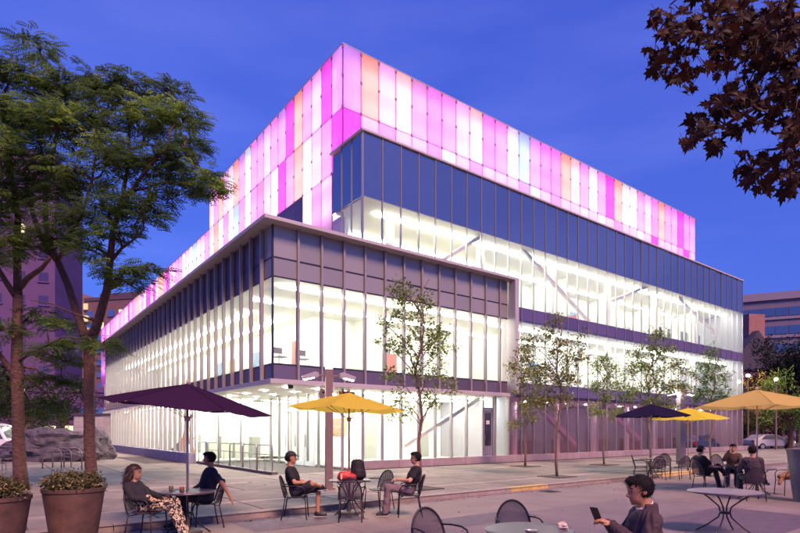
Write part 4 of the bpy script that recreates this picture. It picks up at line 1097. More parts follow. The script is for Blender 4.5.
# parasols
pole_m = mat('parasol_pole', (0.50, 0.40, 0.36), 0.45, metal=0.4)
wood_m = mat('parasol_wood', (0.30, 0.15, 0.08), 0.6)
def parasol(label, px, Y, R, zrim, zap, cloth, pm, deg=0, n=6, tilt=(0, 0), droop=0.10):
    t = thing('parasol', label, 'parasol', P(px, Y, STREET), math.radians(deg), 'parasols over the street tables')
    zr, za = zrim - STREET, zap - STREET
    pr_ = random.Random(int(px))
    MB().tube([(0, 0, 0.03), (0, 0, za - 0.02)], 0.021, 10).build('pole', pm, t, smooth=True)
    MB().lathe([(0.25, 0.0), (0.25, 0.045), (0.22, 0.06), (0.05, 0.07), (0.035, 0.30), (0.022, 0.31)], 24).build('base', mat('cast_base', (0.06, 0.05, 0.055), 0.6), t)
    MB().lathe([(0.012, za), (0.028, za + 0.02), (0.030, za + 0.05), (0.012, za + 0.09), (0.002, za + 0.10)], 12).build('finial', pm, t, smooth=True)
    tx, ty = tilt
    def pt(s, a, sag):                      # s from apex to rim, a angle
        x, y = R * s * math.cos(a), R * s * math.sin(a)
        z = za - (za - zr) * (s * 0.92 + 0.08 * s * s) - sag
        return (x, y, z + tx * x + ty * y)
    for k in range(n):
        a0, a1 = 2 * math.pi * k / n, 2 * math.pi * (k + 1) / n
        N, Mx = 10, 8; vs = []
        for i in range(N + 1):
            s = i / N
            for j in range(Mx + 1):
                q = j / Mx; c = 4 * q * (1 - q)
                # straight chord between the ribs, pulled in slightly and sagging
                xa, xb = pt(s, a0, 0), pt(s, a1, 0)
                x, y, z = [xa[d] * (1 - q) + xb[d] * q for d in range(3)]
                f = 1 - 0.045 * c * s
                vs.append((x * f, y * f, z - 0.05 * c * s + 0.02 * c * s * (1 - s) + 0.010 * s * math.sin(5 * s + 13 * q + k * 2.1) * c + pr_.uniform(-.003, .003)))
        fs = [(i * (Mx + 1) + j, i * (Mx + 1) + j + 1, (i + 1) * (Mx + 1) + j + 1, (i + 1) * (Mx + 1) + j) for i in range(N) for j in range(Mx)]
        MB().add(vs, fs).build('canopy_panel', cloth, t, smooth=True)
        MB().tube([pt(0.03 + 0.97 * q / 6, a0, -0.004) for q in range(7)], 0.006, 5).build('seam', cloth, t)
        b = pt(1.0, a0, 0.012); m_ = pt(0.12, a0, 0.03); mid = pt(0.55, a0, 0.02)
        MB().tube([m_, mid, b], 0.008, 5).build('rib', pm, t)
        MB().tube([(0.02 * math.cos(a0), 0.02 * math.sin(a0), za - 0.62 * (za - zr) - 0.35), mid], 0.007, 5).build('strut', pm, t)
    MB().lathe([(0.021, za - 0.62 * (za - zr) - 0.40), (0.045, za - 0.62 * (za - zr) - 0.39), (0.045, za - 0.62 * (za - zr) - 0.31), (0.021, za - 0.62 * (za - zr) - 0.30)], 12).build('runner', pm, t)
    vent = MB().lathe([(0.16, za - 0.03 - 0.14 * (za - zr)), (0.10, za - 0.015), (0.012, za + 0.005)], 12, cap0=False).build('vent_cap', cloth, t, smooth=True)
    return t
purple_c = translucent('cloth_purple', (0.045, 0.018, 0.055), 0.0, 0.25)
navy_c = translucent('cloth_navy', (0.022, 0.016, 0.05), 0.0, 0.25)
yellow_c = translucent('cloth_yellow', (0.92, 0.75, 0.10), 0.0, 0.50)
yellow2_c = translucent('cloth_bright_yellow', (0.95, 0.80, 0.09), 0.0, 0.50)
ochre_c = translucent('cloth_ochre', (0.72, 0.55, 0.17), 0.0, 0.40)
parasol('dark purple parasol with one drooping corner over the couple at table', 187.5, 9.4, 1.42, 2.06, 2.46, purple_c, pole_m, 14, tilt=(-0.10, 0.02))
parasol('golden yellow parasol over the table with the backpack', 349, 11.6, 1.27, 2.12, 2.46, yellow_c, wood_m, 20, tilt=(-0.035, 0.0))
parasol('navy parasol over the empty chairs', 651, 20.6, 1.45, 2.22, 2.66, navy_c, pole_m, 10, tilt=(0, 0))
parasol('bright yellow parasol beside the navy one', 688, 22.6, 1.50, 2.16, 2.60, yellow2_c, pole_m, 25, tilt=(0, 0))
parasol('large ochre parasol over the group of three', 757, 15.2, 1.72, 2.34, 2.80, ochre_c, pole_m, 8, tilt=(0, 0))

# chairs
chair(147, 8.9, -8, 'bistro chair with the long haired woman seated on it')
chair(206, 10.0, 212, 'bistro chair with the man in navy shirt seated under purple parasol')
chair(296, 11.0, 5, 'bistro chair carrying the man in cap under the yellow parasol')
chair(351, 10.75, 92, 'empty bistro chair with its hooped back turned to the street, before the backpack table')
chair(409, 11.3, 182, 'bistro chair carrying the man with mauve trousers')
chair(379, 12.3, 230, 'empty bistro chair behind the table with the backpack')
fg1 = chair(440, 6.1, -60, 'empty bistro chair with rounded mesh back, apart from the napkin table')
fg2 = chair(518, 6.75, -88, 'empty bistro chair tucked behind the table with the napkin')
chair(640, 4.7, 172, 'bistro chair under the man looking at his phone')
chair(641, 20.3, -20, 'empty bistro chair turned sideways to the table under the navy parasol')
chair(657, 19.7, 80, 'empty bistro chair with its back to the street under the navy parasol')
chair(680, 19.9, 100, 'empty bistro chair between the navy and yellow parasols')
chair(697, 20.2, 60, 'empty bistro chair behind the man in black cap')
chair(664, 21.6, -120, 'empty bistro chair on the building side of the navy parasol table')
chair(719, 20.8, -100, 'empty bistro chair behind the man with his hand to his face')
chair(705, 16.3, 12, 'bistro chair carrying the man in black cap beside ochre parasol')
chair(733, 17.3, 235, 'bistro chair under the man with his hand to his face')
chair(752, 13.9, 78, 'bistro chair carrying the dark jacketed man seen from behind')
chair(788, 15.0, 175, 'bistro chair draped with a brown fur jacket')
chair(-2, 22.5, 20, 'empty bistro chair out on the plaza by the rock')

for c_ in (fg1, fg2):
    for k_ in [q for q in c_.children if q.name.startswith('back_rod')]: bpy.data.objects.remove(k_)
# things on the tables
def cup(px, Y, col, label):
    o = MB().lathe([(0.028, 0), (0.04, 0.09), (0.042, 0.095), (0.037, 0.092), (0.026, 0.01)], 14, cap1=True).build('paper_cup', mat('cup_' + label[:4], col, 0.6), loc=P(px, Y, STREET + 0.7345), smooth=True)
    tag(o, label, 'cup')
cup(171, 9.35, (0.60, 0.45, 0.22), 'tan paper cup on the table of the couple')
cup(182, 9.2, (0.65, 0.24, 0.14), 'red paper cup on the table of the couple')
nv = MB(); nr = random.Random(4)
nv.ball((0, 0, 0.03), 0.05, 0.045, 0.032, 9, 6); nv.v = [(x + nr.uniform(-.015, .015), y + nr.uniform(-.015, .015), max(0.0, z + nr.uniform(-.012, .016))) for x, y, z in nv.v]
tag(nv.build('napkin', mat('napkin', (0.72, 0.55, 0.48), 0.9), loc=P(563, 5.78, STREET + 0.7345)), 'crumpled paper napkin on the dark table', 'napkin')
tag(MB().lathe([(0.045, 0), (0.06, 0.006), (0.062, 0.016), (0.050, 0.014), (0.045, 0.006)], 20).build('ashtray', mat('ashtray', (0.45, 0.42, 0.42), 0.3, metal=0.5), loc=P(531, 5.6, STREET + 0.7345)), 'small metal ashtray in the middle of the dark table', 'ashtray')

# ---------------------------------------------------------------- people: smooth bodies grown from distance fields
def nets(F, org, h):
    s = F < 0
    nx, ny, nz = F.shape
    c = np.zeros((nx - 1, ny - 1, nz - 1, 3)); cnt = np.zeros((nx - 1, ny - 1, nz - 1))
    I = np.indices((nx - 1, ny - 1, nz - 1)).astype(float)
    off = [(0, 0, 0), (1, 0, 0), (0, 1, 0), (1, 1, 0), (0, 0, 1), (1, 0, 1), (0, 1, 1), (1, 1, 1)]
    def sl(o): return tuple(slice(o[d], F.shape[d] - 1 + o[d]) for d in range(3))
    for a in range(8):
        for b in range(a + 1, 8):
            if sum(abs(off[a][d] - off[b][d]) for d in range(3)) != 1: continue
            fa, fb = F[sl(off[a])], F[sl(off[b])]
            m = (fa < 0) != (fb < 0)
            t = np.where(m, fa / np.where(m, fa - fb, 1), 0)
            for d in range(3):
                c[..., d] += np.where(m, off[a][d] + t * (off[b][d] - off[a][d]), 0)
            cnt += m
    act = cnt > 0
    idx = -np.ones(act.shape, int); idx[act] = np.arange(act.sum())
    V = np.stack([I[d][act] + c[..., d][act] / cnt[act] for d in range(3)], 1) * h + org
    Q_ = []
    for d in range(3):
        e, f = (d + 1) % 3, (d + 2) % 3
        lo = [slice(None)] * 3; hi = [slice(None)] * 3
        lo[d] = slice(0, -1); hi[d] = slice(1, None)
        a, b = s[tuple(lo)], s[tuple(hi)]
        m = a != b
        for ax in (e, f):
            k = [slice(None)] * 3; k[ax] = slice(0, 1); m[tuple(k)] = False
            k[ax] = slice(-1, None); m[tuple(k)] = False
        w = np.argwhere(m)
        if not len(w): continue
        def cell(de, df):
            q = w.copy(); q[:, e] -= de; q[:, f] -= df
            return idx[q[:, 0], q[:, 1], q[:, 2]]
        quad = np.stack([cell(0, 0), cell(1, 0), cell(1, 1), cell(0, 1)], 1)
        fl = a[tuple(w.T)]
        quad[~fl] = quad[~fl][:, ::-1]
        Q_.append(quad)
    return V, np.concatenate(Q_)
def cap(a, b, ra, rb, side=None, ss=1.0, k=0.025): return ('c', np.array(a, float), np.array(b, float), ra, rb, None if side is None else np.array(side, float), ss, k)
def ell(c, r, R=None, k=0.02): return ('e', np.array(c, float), np.array(r, float), np.eye(3) if R is None else R, k)
def field(prims, h, infl=0.0, cut=None):
    lo = np.full(3, 1e9); hi = np.full(3, -1e9)
    for p in prims:
        if p[0] == 'c':
            m = max(p[3], p[4]) * max(1, p[6]) + infl + 0.05; q = np.stack([p[1], p[2]])
        else:
            m = max(p[2]) + infl + 0.05; q = p[1][None]
        lo = np.minimum(lo, q.min(0) - m); hi = np.maximum(hi, q.max(0) + m)
    n = np.ceil((hi - lo) / h).astype(int) + 2
    F = np.full(tuple(n), 0.2)
    axs = [lo[d] + h * np.arange(n[d]) for d in range(3)]
    for p in prims:
        if p[0] == 'c':
            m = max(p[3], p[4]) * max(1, p[6]) + infl + 0.06; q0, q1 = np.minimum(p[1], p[2]) - m, np.maximum(p[1], p[2]) + m
        else:
            m = max(p[2]) + infl + 0.06; q0, q1 = p[1] - m, p[1] + m
        i0 = np.maximum(0, ((q0 - lo) / h).astype(int)); i1 = np.minimum(n, ((q1 - lo) / h).astype(int) + 2)
        X = np.stack(np.meshgrid(*[axs[d][i0[d]:i1[d]] for d in range(3)], indexing='ij'), -1)
        if p[0] == 'c':
            _, a, b, ra, rb, side, ss, k = p
            ab = b - a; t = np.clip(((X - a) @ ab) / max(1e-9, ab @ ab), 0, 1)
            o = X - (a + t[..., None] * ab)
            if side is not None:
                sd_ = o @ side; o = o - sd_[..., None] * side * (1 - 1 / ss)
            d = np.linalg.norm(o, axis=-1) - (ra + (rb - ra) * t) - infl
        else:
            _, c, r, R, k = p
            y = (X - c) @ R; r = r + infl
            q = np.linalg.norm(y / r, axis=-1); g = np.linalg.norm(y / (r * r), axis=-1) + 1e-9
            d = q * (q - 1) / g
        S = tuple(slice(i0[d_], i1[d_]) for d_ in range(3))
        f = F[S]; hh = np.clip(0.5 + 0.5 * (f - d) / k, 0, 1)
        F[S] = f * (1 - hh) + d * hh - k * hh * (1 - hh)
    if cut is not None:
        X = np.stack(np.meshgrid(*axs, indexing='ij'), -1); F = np.maximum(F, cut(X))
    return F, lo, n
def grow(name, prims, h, m, parent=None, infl=0.0, cut=None, extra=None, comb=np.array([-0.5, 0, -0.6]), lock=1.0):
    F, lo, n = field(prims, h, infl, cut)
    V, Q_ = nets(F, lo, h)
    # light smoothing
    nb = np.zeros_like(V); ct = np.zeros(len(V))
    for i in range(4):
        np.add.at(nb, Q_[:, i], V[Q_[:, (i + 1) % 4]]); np.add.at(ct, Q_[:, i], 1)
    V = V * 0.5 + 0.5 * nb / np.maximum(ct, 1)[:, None]
    if name == 'hair':
        c0 = V.mean(0); dv = V - c0; ln = np.linalg.norm(dv, axis=1)[:, None] + 1e-6
        nz = np.sin(V[:, :1] * 210 + V[:, 2:] * 60) * np.sin(V[:, 1:2] * 190 + V[:, 2:] * 90) + 0.6 * nrng.normal(size=(len(V), 1))
        V = V + dv / ln * np.abs(nz) * 0.003
        nrm = dv / ln; k0 = nrng.integers(0, len(V), 900); p = V[k0]; nn_ = nrm[k0]      # loose locks over the scalp
        cb = comb + nrng.normal(size=(900, 3)) * 0.45; cb = cb - nn_ * (cb * nn_).sum(1)[:, None] * 0.8; cb /= np.linalg.norm(cb, axis=1)[:, None]
        sd2 = np.cross(cb, nn_); sd2 /= np.linalg.norm(sd2, axis=1)[:, None] + 1e-9
        ll = nrng.uniform(0.018, 0.042, (900, 1)) * lock
        q0, q1, q2, q3 = p - sd2 * 0.003, p + sd2 * 0.003, p + cb * ll + nn_ * ll * 0.28 + sd2 * 0.0008, p + cb * ll + nn_ * ll * 0.28 - sd2 * 0.0008
        kq = len(V); V = np.concatenate([V, np.stack([q0, q1, q2, q3], 1).reshape(-1, 3)]); Q_ = np.concatenate([Q_, kq + np.arange(3600).reshape(-1, 4)])
    if extra is not None and extra.v:
        k = len(V); me = bpy.data.meshes.new(name)
        me.from_pydata([tuple(p) for p in V] + extra.v, [], [tuple(q) for q in Q_.tolist()] + [tuple(i + k for i in f) for f in extra.f]); me.materials.append(m)
    else:
        me = npmesh(name, V, Q_, m)
    me.polygons.foreach_set('use_smooth', [True] * len(me.polygons)); me.update()
    if name in ('shirt', 'jacket', 'trousers'):      # folds in the cloth
        nv_ = len(me.vertices); co_ = np.empty(nv_ * 3, np.float32); no_ = np.empty(nv_ * 3, np.float32)
        me.vertices.foreach_get('co', co_); me.vertex_normals.foreach_get('vector', no_)
        co_ = co_.reshape(-1, 3); no_ = no_.reshape(-1, 3); x, y, z = co_.T
        f = 0.006 * np.sin(31 * z + 9 * np.sin(17 * x) + 5 * np.sin(21 * y)) * np.sin(14 * x + 11 * y + 8 * z) + 0.003 * np.sin(70 * z + 12 * np.sin(40 * y) + 25 * x)
        co_ = co_ + no_ * f[:, None]
        me.vertices.foreach_set('co', co_.astype(np.float32).ravel()); me.update()
    o = bpy.data.objects.new(name, me); COL.objects.link(o)
    if parent is not None: o.parent = parent
    return o
def rotm(yaw, pitch, roll=0):
    return np.array(Matrix.Rotation(yaw, 3, 'Z') @ Matrix.Rotation(pitch, 3, 'Y') @ Matrix.Rotation(roll, 3, 'X'))
skin_a = mat('skin_light', (0.56, 0.30, 0.19), 0.5, noise=0.10, nscale=22); skin_b = mat('skin_tan', (0.46, 0.22, 0.12), 0.5, noise=0.10, nscale=22)
hair_m = mat('hair_black', (0.010, 0.008, 0.010), 0.75, spec=0.2); hair_b = mat('hair_brown', (0.055, 0.022, 0.016), 0.5, noise=0.4, nscale=40)
eye_m = mat('eye_dark', (0.02, 0.015, 0.015), 0.3); lip_m = mat('lips', (0.35, 0.13, 0.10), 0.5)
def person(label, px, Y, deg, lean, legs, arms, head, shirt, trousers, skin=skin_a, hair='short', hm=hair_m, sleeve=0.55, shorts=False, shoes=None, h=0.016, sc=1.0, seat=0.455, glasses=False, collar=None, zoff=0.0, build=1.0):
    la = math.radians(lean)
    tdir = np.array([-math.sin(la), 0, math.cos(la)])
    hip = np.array([0.0, 0, seat + 0.095])
    S = hip + tdir * 0.47 * sc
    N = S + np.array([-math.sin(la * 0.6), 0, math.cos(la * 0.6)]) * 0.06
    yaw, pitch = math.radians(head[0]), math.radians(head[1])
    HR = rotm(yaw, pitch, math.radians(head[2] if len(head) > 2 else 0))
    Hc = N + HR @ np.array([0.025, 0, 0.155])
    def hp(x, y, z): return Hc + HR @ np.array([x, y, z])
    side = np.array([0, 1.0, 0])
    torso = [cap(hip + [0, -0.065, 0.0], hip + [0, 0.065, 0.0], 0.105, 0.105, k=0.05),
             cap(hip + tdir * 0.06, hip + tdir * 0.30 * sc, 0.105 * build, 0.112 * build, side, 1.38, 0.05),
             cap(hip + tdir * 0.28 * sc, S - tdir * 0.07, 0.115 * build, 0.105 * build, side, 1.45, 0.05),
             cap(S + [0, -0.145 * sc, -0.012], S + [0, 0.145 * sc, -0.012], 0.058, 0.058, k=0.05)]
    neck = [cap(S - tdir * 0.02, N + HR @ np.array([0, 0, 0.07]), 0.058, 0.050, k=0.03)]
    hd = [ell(hp(0.0, 0, 0.02), (0.098, 0.076, 0.108), HR), ell(hp(0.035, 0, -0.055), (0.062, 0.054, 0.062), HR, 0.03), ell(hp(-0.015, 0, 0.035), (0.098, 0.080, 0.092), HR),
          cap(hp(0.095, 0, 0.005), hp(0.113, 0, -0.028), 0.010, 0.016, k=0.012), cap(hp(0.08, -0.03, 0.028), hp(0.08, 0.03, 0.028), 0.014, 0.014, k=0.015),
          cap(hp(0.085, -0.018, -0.066), hp(0.085, 0.018, -0.066), 0.011, 0.011, k=0.01), cap(hp(0.075, 0, -0.10), hp(0.08, 0, -0.10), 0.016, 0.016, k=0.02),
          ell(hp(-0.005, 0.080, -0.005), (0.022, 0.010, 0.033), HR, 0.006), ell(hp(-0.005, -0.080, -0.005), (0.022, 0.010, 0.033), HR, 0.006)]
    arm_p = []; sl_p = []; fing = MB()
    for i, (el, wr, fd, curl) in enumerate(arms):
        sy = 1 if i == 0 else -1
        sh = S + np.array([0, sy * 0.178 * sc, -0.03]); el, wr = np.array(el, float), np.array(wr, float)
        fd = np.array(fd, float); fd /= np.linalg.norm(fd)
        arm_p += [cap(sh, el, 0.050 * build, 0.040, k=0.03), cap(el, wr, 0.041, 0.026, k=0.02)]
        sl_p.append((sh, el, wr))
        tn = np.cross(fd, [0, 0, 1.0]); tn = tn / (np.linalg.norm(tn) + 1e-9) if np.linalg.norm(tn) > 0.1 else np.array([0, 1.0, 0])
        dn = np.cross(tn, fd)
        if dn[2] > 0: dn = -dn
        pe = wr + fd * 0.085
        arm_p += [cap(wr, pe, 0.024, 0.024, tn, 1.55, 0.02)]
        for k in range(4):
            o = pe + tn * (k - 1.5) * 0.019 - fd * 0.012; ln = (0.068, 0.078, 0.074, 0.058)[k]
            d1 = fd * math.cos(curl) + dn * math.sin(curl); d2 = fd * math.cos(curl * 2) + dn * math.sin(curl * 2)
            p1 = o + fd * ln * 0.45; p2 = p1 + d1 * ln * 0.35; p3 = p2 + d2 * ln * 0.35
            fing.tube([o, p1, p2, p3], [0.0095, 0.009, 0.0082, 0.006], 6)
        th = wr + fd * 0.03 + tn * (-sy) * 0.03
        p1 = th + (fd * 0.6 - tn * sy * 0.8) * 0.03 + dn * 0.01; p2 = p1 + (fd * 0.9 - tn * sy * 0.2) * 0.03 + dn * 0.008
        fing.tube([th, p1, p2], [0.013, 0.011, 0.008], 6)
    leg_p = []; tro = []; sho = []
    for i, (kn, an, toe) in enumerate(legs):
        sy = 1 if i == 0 else -1
        hj = hip + np.array([0, sy * 0.085, 0]); kn, an, toe = np.array(kn, float), np.array(an, float), np.array(toe, float); toe /= np.linalg.norm(toe)
        leg_p += [cap(hj, kn, 0.082 * build, 0.056, k=0.035), cap(kn, an, 0.055, 0.036, k=0.03)]
        mid = kn * 0.62 + an * 0.38; bk = np.cross(np.cross(toe, an - kn), an - kn); nb_ = np.linalg.norm(bk)
        leg_p += [cap(an, an + toe * 0.10 + [0, 0, -0.03], 0.036, 0.03, k=0.03)]
        tro.append((hj, kn, an)); sho.append((an, toe))
    body = torso + neck + hd + arm_p + leg_p
    o = grow('person', body, h, skin, None, 0.0, None, fing)
    o.location = P(px, Y, STREET + zoff); o.rotation_euler = (0, 0, math.radians(deg))
    tag(o, label, 'person')
    sp = list(torso)
    for sh, el, wr in sl_p:
        if sleeve <= 1: sp.append(cap(sh, sh + (el - sh) * min(1, sleeve * 1.1), 0.052 * build, 0.050, k=0.03))
        if sleeve > 1: sp += [cap(sh, el, 0.053, 0.045, k=0.03), cap(el, el + (wr - el) * 0.96, 0.044, 0.034, k=0.02)]
    top = S + np.array([0, 0, 0.052]); zc = hip[2] - 0.03
    grow('shirt' if sleeve <= 1 else 'jacket', sp, h, shirt, o, 0.013, lambda X: np.maximum(zc - X[..., 2], 0.062 - np.linalg.norm((X - (N + [0.012, 0, 0.03])) * [1, 1, 0.8], axis=-1)))
    tp = [cap(hip + [0, -0.065, 0.0], hip + [0, 0.065, 0.0], 0.106, 0.106, k=0.05), cap(hip, hip + tdir * 0.10, 0.105, 0.108, side, 1.38, 0.05)]
    for hj, kn, an in tro:
        if shorts: tp.append(cap(hj, hj + (kn - hj) * 0.86, 0.088, 0.078, k=0.04))
        else: tp += [cap(hj, kn, 0.084 * build, 0.064, k=0.04), cap(kn, an, 0.063, 0.054, k=0.03)]
    grow('trousers', tp, h, trousers, o, 0.010)
    shm = shoes or mat('shoe_black', (0.02, 0.018, 0.02), 0.5)
    for an, toe in sho:
        s_ = grow('shoe', [cap(an + toe * -0.03 + [0, 0, -0.035], an + toe * 0.15 + [0, 0, -0.045], 0.042, 0.034, k=0.03), cap(an, an + toe * 0.03 + [0, 0, -0.02], 0.042, 0.042, k=0.03)], 0.013, shm, o, 0.006)
        MB().box(-0.075, 0.185, -0.04, 0.04, 0, 0.016).build('sole', mat('sole_white', (0.55, 0.52, 0.5), 0.6), s_, loc=tuple(an + [0, 0, -0.088]), rz=math.atan2(toe[1], toe[0]))
    fx = HR.T
    def facecut(X):
        y = (X - Hc) @ HR
        jit = 0.007 * np.sin(y[..., 1] * 170 + y[..., 0] * 90) + 0.004 * np.sin(y[..., 2] * 260 + y[..., 1] * 60)
        a = 0.066 - y[..., 2] + jit - 0.12 * np.abs(y[..., 1])
        b = np.maximum(y[..., 0] - 0.018 + jit + 0.25 * np.clip(-y[..., 2], 0, 1), (-0.058 if hair != 'long' else -1.0) - y[..., 2] + jit)
        return np.minimum(a, b)
    hp_ = [ell(hp(-0.010, 0, 0.030), (0.104, 0.084, 0.102), HR)]
    if hair == 'long':
        hp_ += [cap(hp(-0.05, 0, 0.02), hp(-0.085, 0, -0.20), 0.085, 0.07, HR @ side, 1.25, 0.04), cap(hp(-0.08, 0.02, -0.16), hp(-0.075, 0.03, -0.28), 0.05, 0.03, HR @ side, 1.4, 0.04)]
    if hair == 'short':
        hp_ += [cap(hp(0.05, -0.03, 0.105), hp(0.088, -0.03, 0.100), 0.018, 0.010, k=0.02), cap(hp(0.05, 0.0, 0.110), hp(0.095, 0.005, 0.100), 0.018, 0.010, k=0.02), cap(hp(0.05, 0.03, 0.105), hp(0.09, 0.035, 0.097), 0.018, 0.010, k=0.02)]
    if hair == 'cap':
        cut = lambda X: (0.045 - ((X - Hc) @ HR)[..., 2])
        c_ = grow('cap', [ell(hp(-0.005, 0, 0.04), (0.112, 0.090, 0.108), HR)], h * 0.8, mat('cap_black', (0.015, 0.013, 0.018), 0.7), o, 0.004, cut)
        b_ = MB(); ring = [hp(0.085 + 0.085 * math.cos(a) ** 0.8 if math.cos(a) > 0 else 0.085, 0.078 * math.sin(a), 0.052 - 0.02 * max(0, math.cos(a))) for a in [(-90 + 15 * q) * math.pi / 180 for q in range(13)]]
        up = HR @ np.array([0, 0, 0.008]); n_ = len(ring)
        b_.add([tuple(q) for q in ring] + [tuple(q + up) for q in ring], [tuple(range(n_))[::-1], tuple(range(n_, 2 * n_))] + [(q, (q + 1) % n_, n_ + (q + 1) % n_, n_ + q) for q in range(n_)])
        b_.build('visor', mat('cap_black', (0.015, 0.013, 0.018), 0.7), c_)
        hp2 = [ell(hp(-0.018, 0, 0.02), (0.100, 0.084, 0.085), HR)]
        grow('hair', hp2, h * 0.8, hm, o, 0.0, lambda X: np.maximum(((X - Hc) @ HR)[..., 0] - 0.01, ((X - Hc) @ HR)[..., 2] - 0.05))
    else:
        grow('hair', hp_, h * 0.7, hm, o, 0.006, facecut, comb=HR @ (np.array([0.25, 0, -0.5]) if hair == 'short' else np.array([-0.3, 0, -1.0])), lock=1.0 if hair == 'short' else 2.2)
    for sy in (-1, 1):
        MB().ball(hp(0.086, sy * 0.031, 0.008), 0.011, 0.013, 0.008, 8, 6).build('eye', eye_m, o, smooth=True)
        MB().tube([hp(0.092, sy * 0.016, 0.034), hp(0.092, sy * 0.034, 0.040), hp(0.078, sy * 0.05, 0.033)], 0.0045, 5).build('eyebrow', hm, o)
    MB().tube([hp(0.090, -0.022, -0.066), hp(0.097, 0, -0.064), hp(0.090, 0.022, -0.066)], 0.0055, 5).build('mouth', lip_m, o)
    if glasses:
        g_ = MB()
        for sy in (-1, 1): g_.tube([hp(0.105, sy * 0.033 + 0.022 * math.cos(a), 0.008 + 0.017 * math.sin(a)) for a in [q * math.pi / 5 for q in range(11)]], 0.003, 5)
        for sy in (-1, 1): g_.tube([hp(0.103, sy * 0.055, 0.012), hp(0.0, sy * 0.084, 0.012)], 0.003, 5)
        g_.tube([hp(0.105, -0.011, 0.012), hp(0.105, 0.011, 0.012)], 0.003, 5)
        g_.build('glasses', eye_m, o)
    if collar is not None:
        def cc(X):
            return np.maximum(np.maximum(0.056 - np.linalg.norm((X - N)[..., :2] - [0.01, 0], axis=-1), (X - N)[..., 2] - 0.035 + 0.5 * (X - N)[..., 0]), -0.05 - (X - N)[..., 2])
        grow('collar', [cap(N + [0.012, 0, -0.04], N + [0.006, 0, 0.05], 0.070, 0.066, k=0.02)], h * 0.7, collar, o, 0.0, cc)
        def jc(X):
            y = X - N
            return np.maximum(np.maximum(np.maximum(0.070 - np.linalg.norm(y[..., :2], axis=-1), y[..., 2] - 0.045), -0.05 - y[..., 2]), y[..., 0] - 0.035)
        grow('jacket_collar', [cap(N + [-0.004, 0, -0.05], N + [-0.008, 0, 0.04], 0.105, 0.090, k=0.02)], h * 0.8, shirt, o, 0.0, jc)
    return o

navy_t = mat('tshirt_navy', (0.022, 0.018, 0.035), 0.85, noise=0.2, nscale=14, bump=0.3, bscale=18)
black_t = mat('tshirt_black', (0.014, 0.012, 0.016), 0.85, noise=0.2, nscale=14, bump=0.3, bscale=18)
def pattern_mat():
    m = mat('trousers_pattern', (0.5, 0.4, 0.25), 0.85); n, l = m.node_tree.nodes, m.node_tree.links
    tc = n.new('ShaderNodeTexCoord'); v = n.new('ShaderNodeTexNoise'); v.inputs['Scale'].default_value = 17; v.inputs['Detail'].default_value = 1; v.inputs['Distortion'].default_value = 1.2
    r = n.new('ShaderNodeValToRGB'); r.color_ramp.interpolation = 'CONSTANT'
    r.color_ramp.elements[0].color = (0.025, 0.018, 0.02, 1); r.color_ramp.elements[1].position = 0.5; r.color_ramp.elements[1].color = (0.62, 0.50, 0.33, 1)
    l.new(tc.outputs['Object'], v.inputs['Vector']); l.new(v.outputs['Fac'], r.inputs['Fac']); l.new(r.outputs[0], n['Principled BSDF'].inputs['Base Color'])
    return m
jeans = mat('jeans_dark', (0.022, 0.022, 0.045), 0.85, noise=0.2, nscale=14, bump=0.3, bscale=20)
mauve_tr = mat('trousers_mauve', (0.20, 0.135, 0.15), 0.85, noise=0.15, nscale=14, bump=0.3, bscale=20)
# woman under the purple parasol
person('woman with long brown hair, dark top and black and cream patterned trousers', 147, 8.9, -8, 36,
       [((0.42, 0.12, 0.60), (0.62, 0.10, 0.10), (1, 0, -0.1)), ((0.45, -0.08, 0.57), (0.72, -0.10, 0.10), (1, 0, -0.1))],
       [((-0.08, 0.25, 0.70), (0.17, 0.19, 0.67), (1, -0.3, 0), 0.4), ((-0.08, -0.25, 0.70), (0.16, -0.20, 0.67), (1, 0.4, 0), 0.4)],
       (8, 8), mat('top_dark', (0.02, 0.018, 0.026), 0.85, bump=0.3, bscale=18), pattern_mat(), skin_a, 'long', hair_b, sleeve=2, sc=0.88, h=0.015, build=0.92)
person('man in navy shirt leaning back with one arm hung over his chair', 206, 10.0, 212, 10,
       [((0.40, 0.14, 0.58), (0.46, 0.16, 0.10), (1, 0, -0.05)), ((0.42, -0.13, 0.58), (0.52, -0.16, 0.10), (1, 0, -0.05))],
       [((-0.22, 0.34, 0.80), (-0.34, 0.38, 0.58), (-0.4, 0.1, -1), 0.3), ((0.06, -0.24, 0.76), (0.28, -0.12, 0.66), (1, 0.3, 0), 0.4)],
       (-30, 2), navy_t, jeans, skin_b, 'short', hair_m, sc=1.06, h=0.015, build=1.1)
person('man in black cap and shorts with one ankle crossed over his knee', 296, 11.0, 5, 14,
       [((0.44, 0.13, 0.60), (0.43, 0.10, 0.10), (1, 0, -0.05)), ((0.34, -0.24, 0.72), (0.50, 0.06, 0.64), (0.5, 0.8, -0.2))],
       [((0.02, 0.25, 0.75), (0.26, 0.14, 0.70), (1, -0.2, -0.1), 0.5), ((0.0, -0.26, 0.75), (0.24, -0.18, 0.74), (1, 0, -0.1), 0.5)],
       (0, 0), black_t, mat('shorts_dark', (0.03, 0.027, 0.04), 0.85, bump=0.3), skin_b, 'cap', hair_m, shorts=True, h=0.015)
person('man in dark tee and mauve trousers with folded hands, beard and glasses', 409, 11.3, 182, 20,
       [((0.43, 0.10, 0.60), (0.50, 0.09, 0.10), (1, 0, -0.05)), ((0.44, -0.10, 0.59), (0.46, -0.10, 0.10), (1, 0, -0.05))],
       [((0.00, 0.27, 0.76), (0.24, 0.06, 0.76), (1, -0.6, 0), 0.6), ((0.00, -0.27, 0.76), (0.25, -0.03, 0.75), (1, 0.6, 0), 0.6)],
       (0, 2), black_t, mauve_tr, skin_a, 'short', hair_m, h=0.015, glasses=True, shoes=mat('sneaker', (0.03, 0.028, 0.03), 0.6))
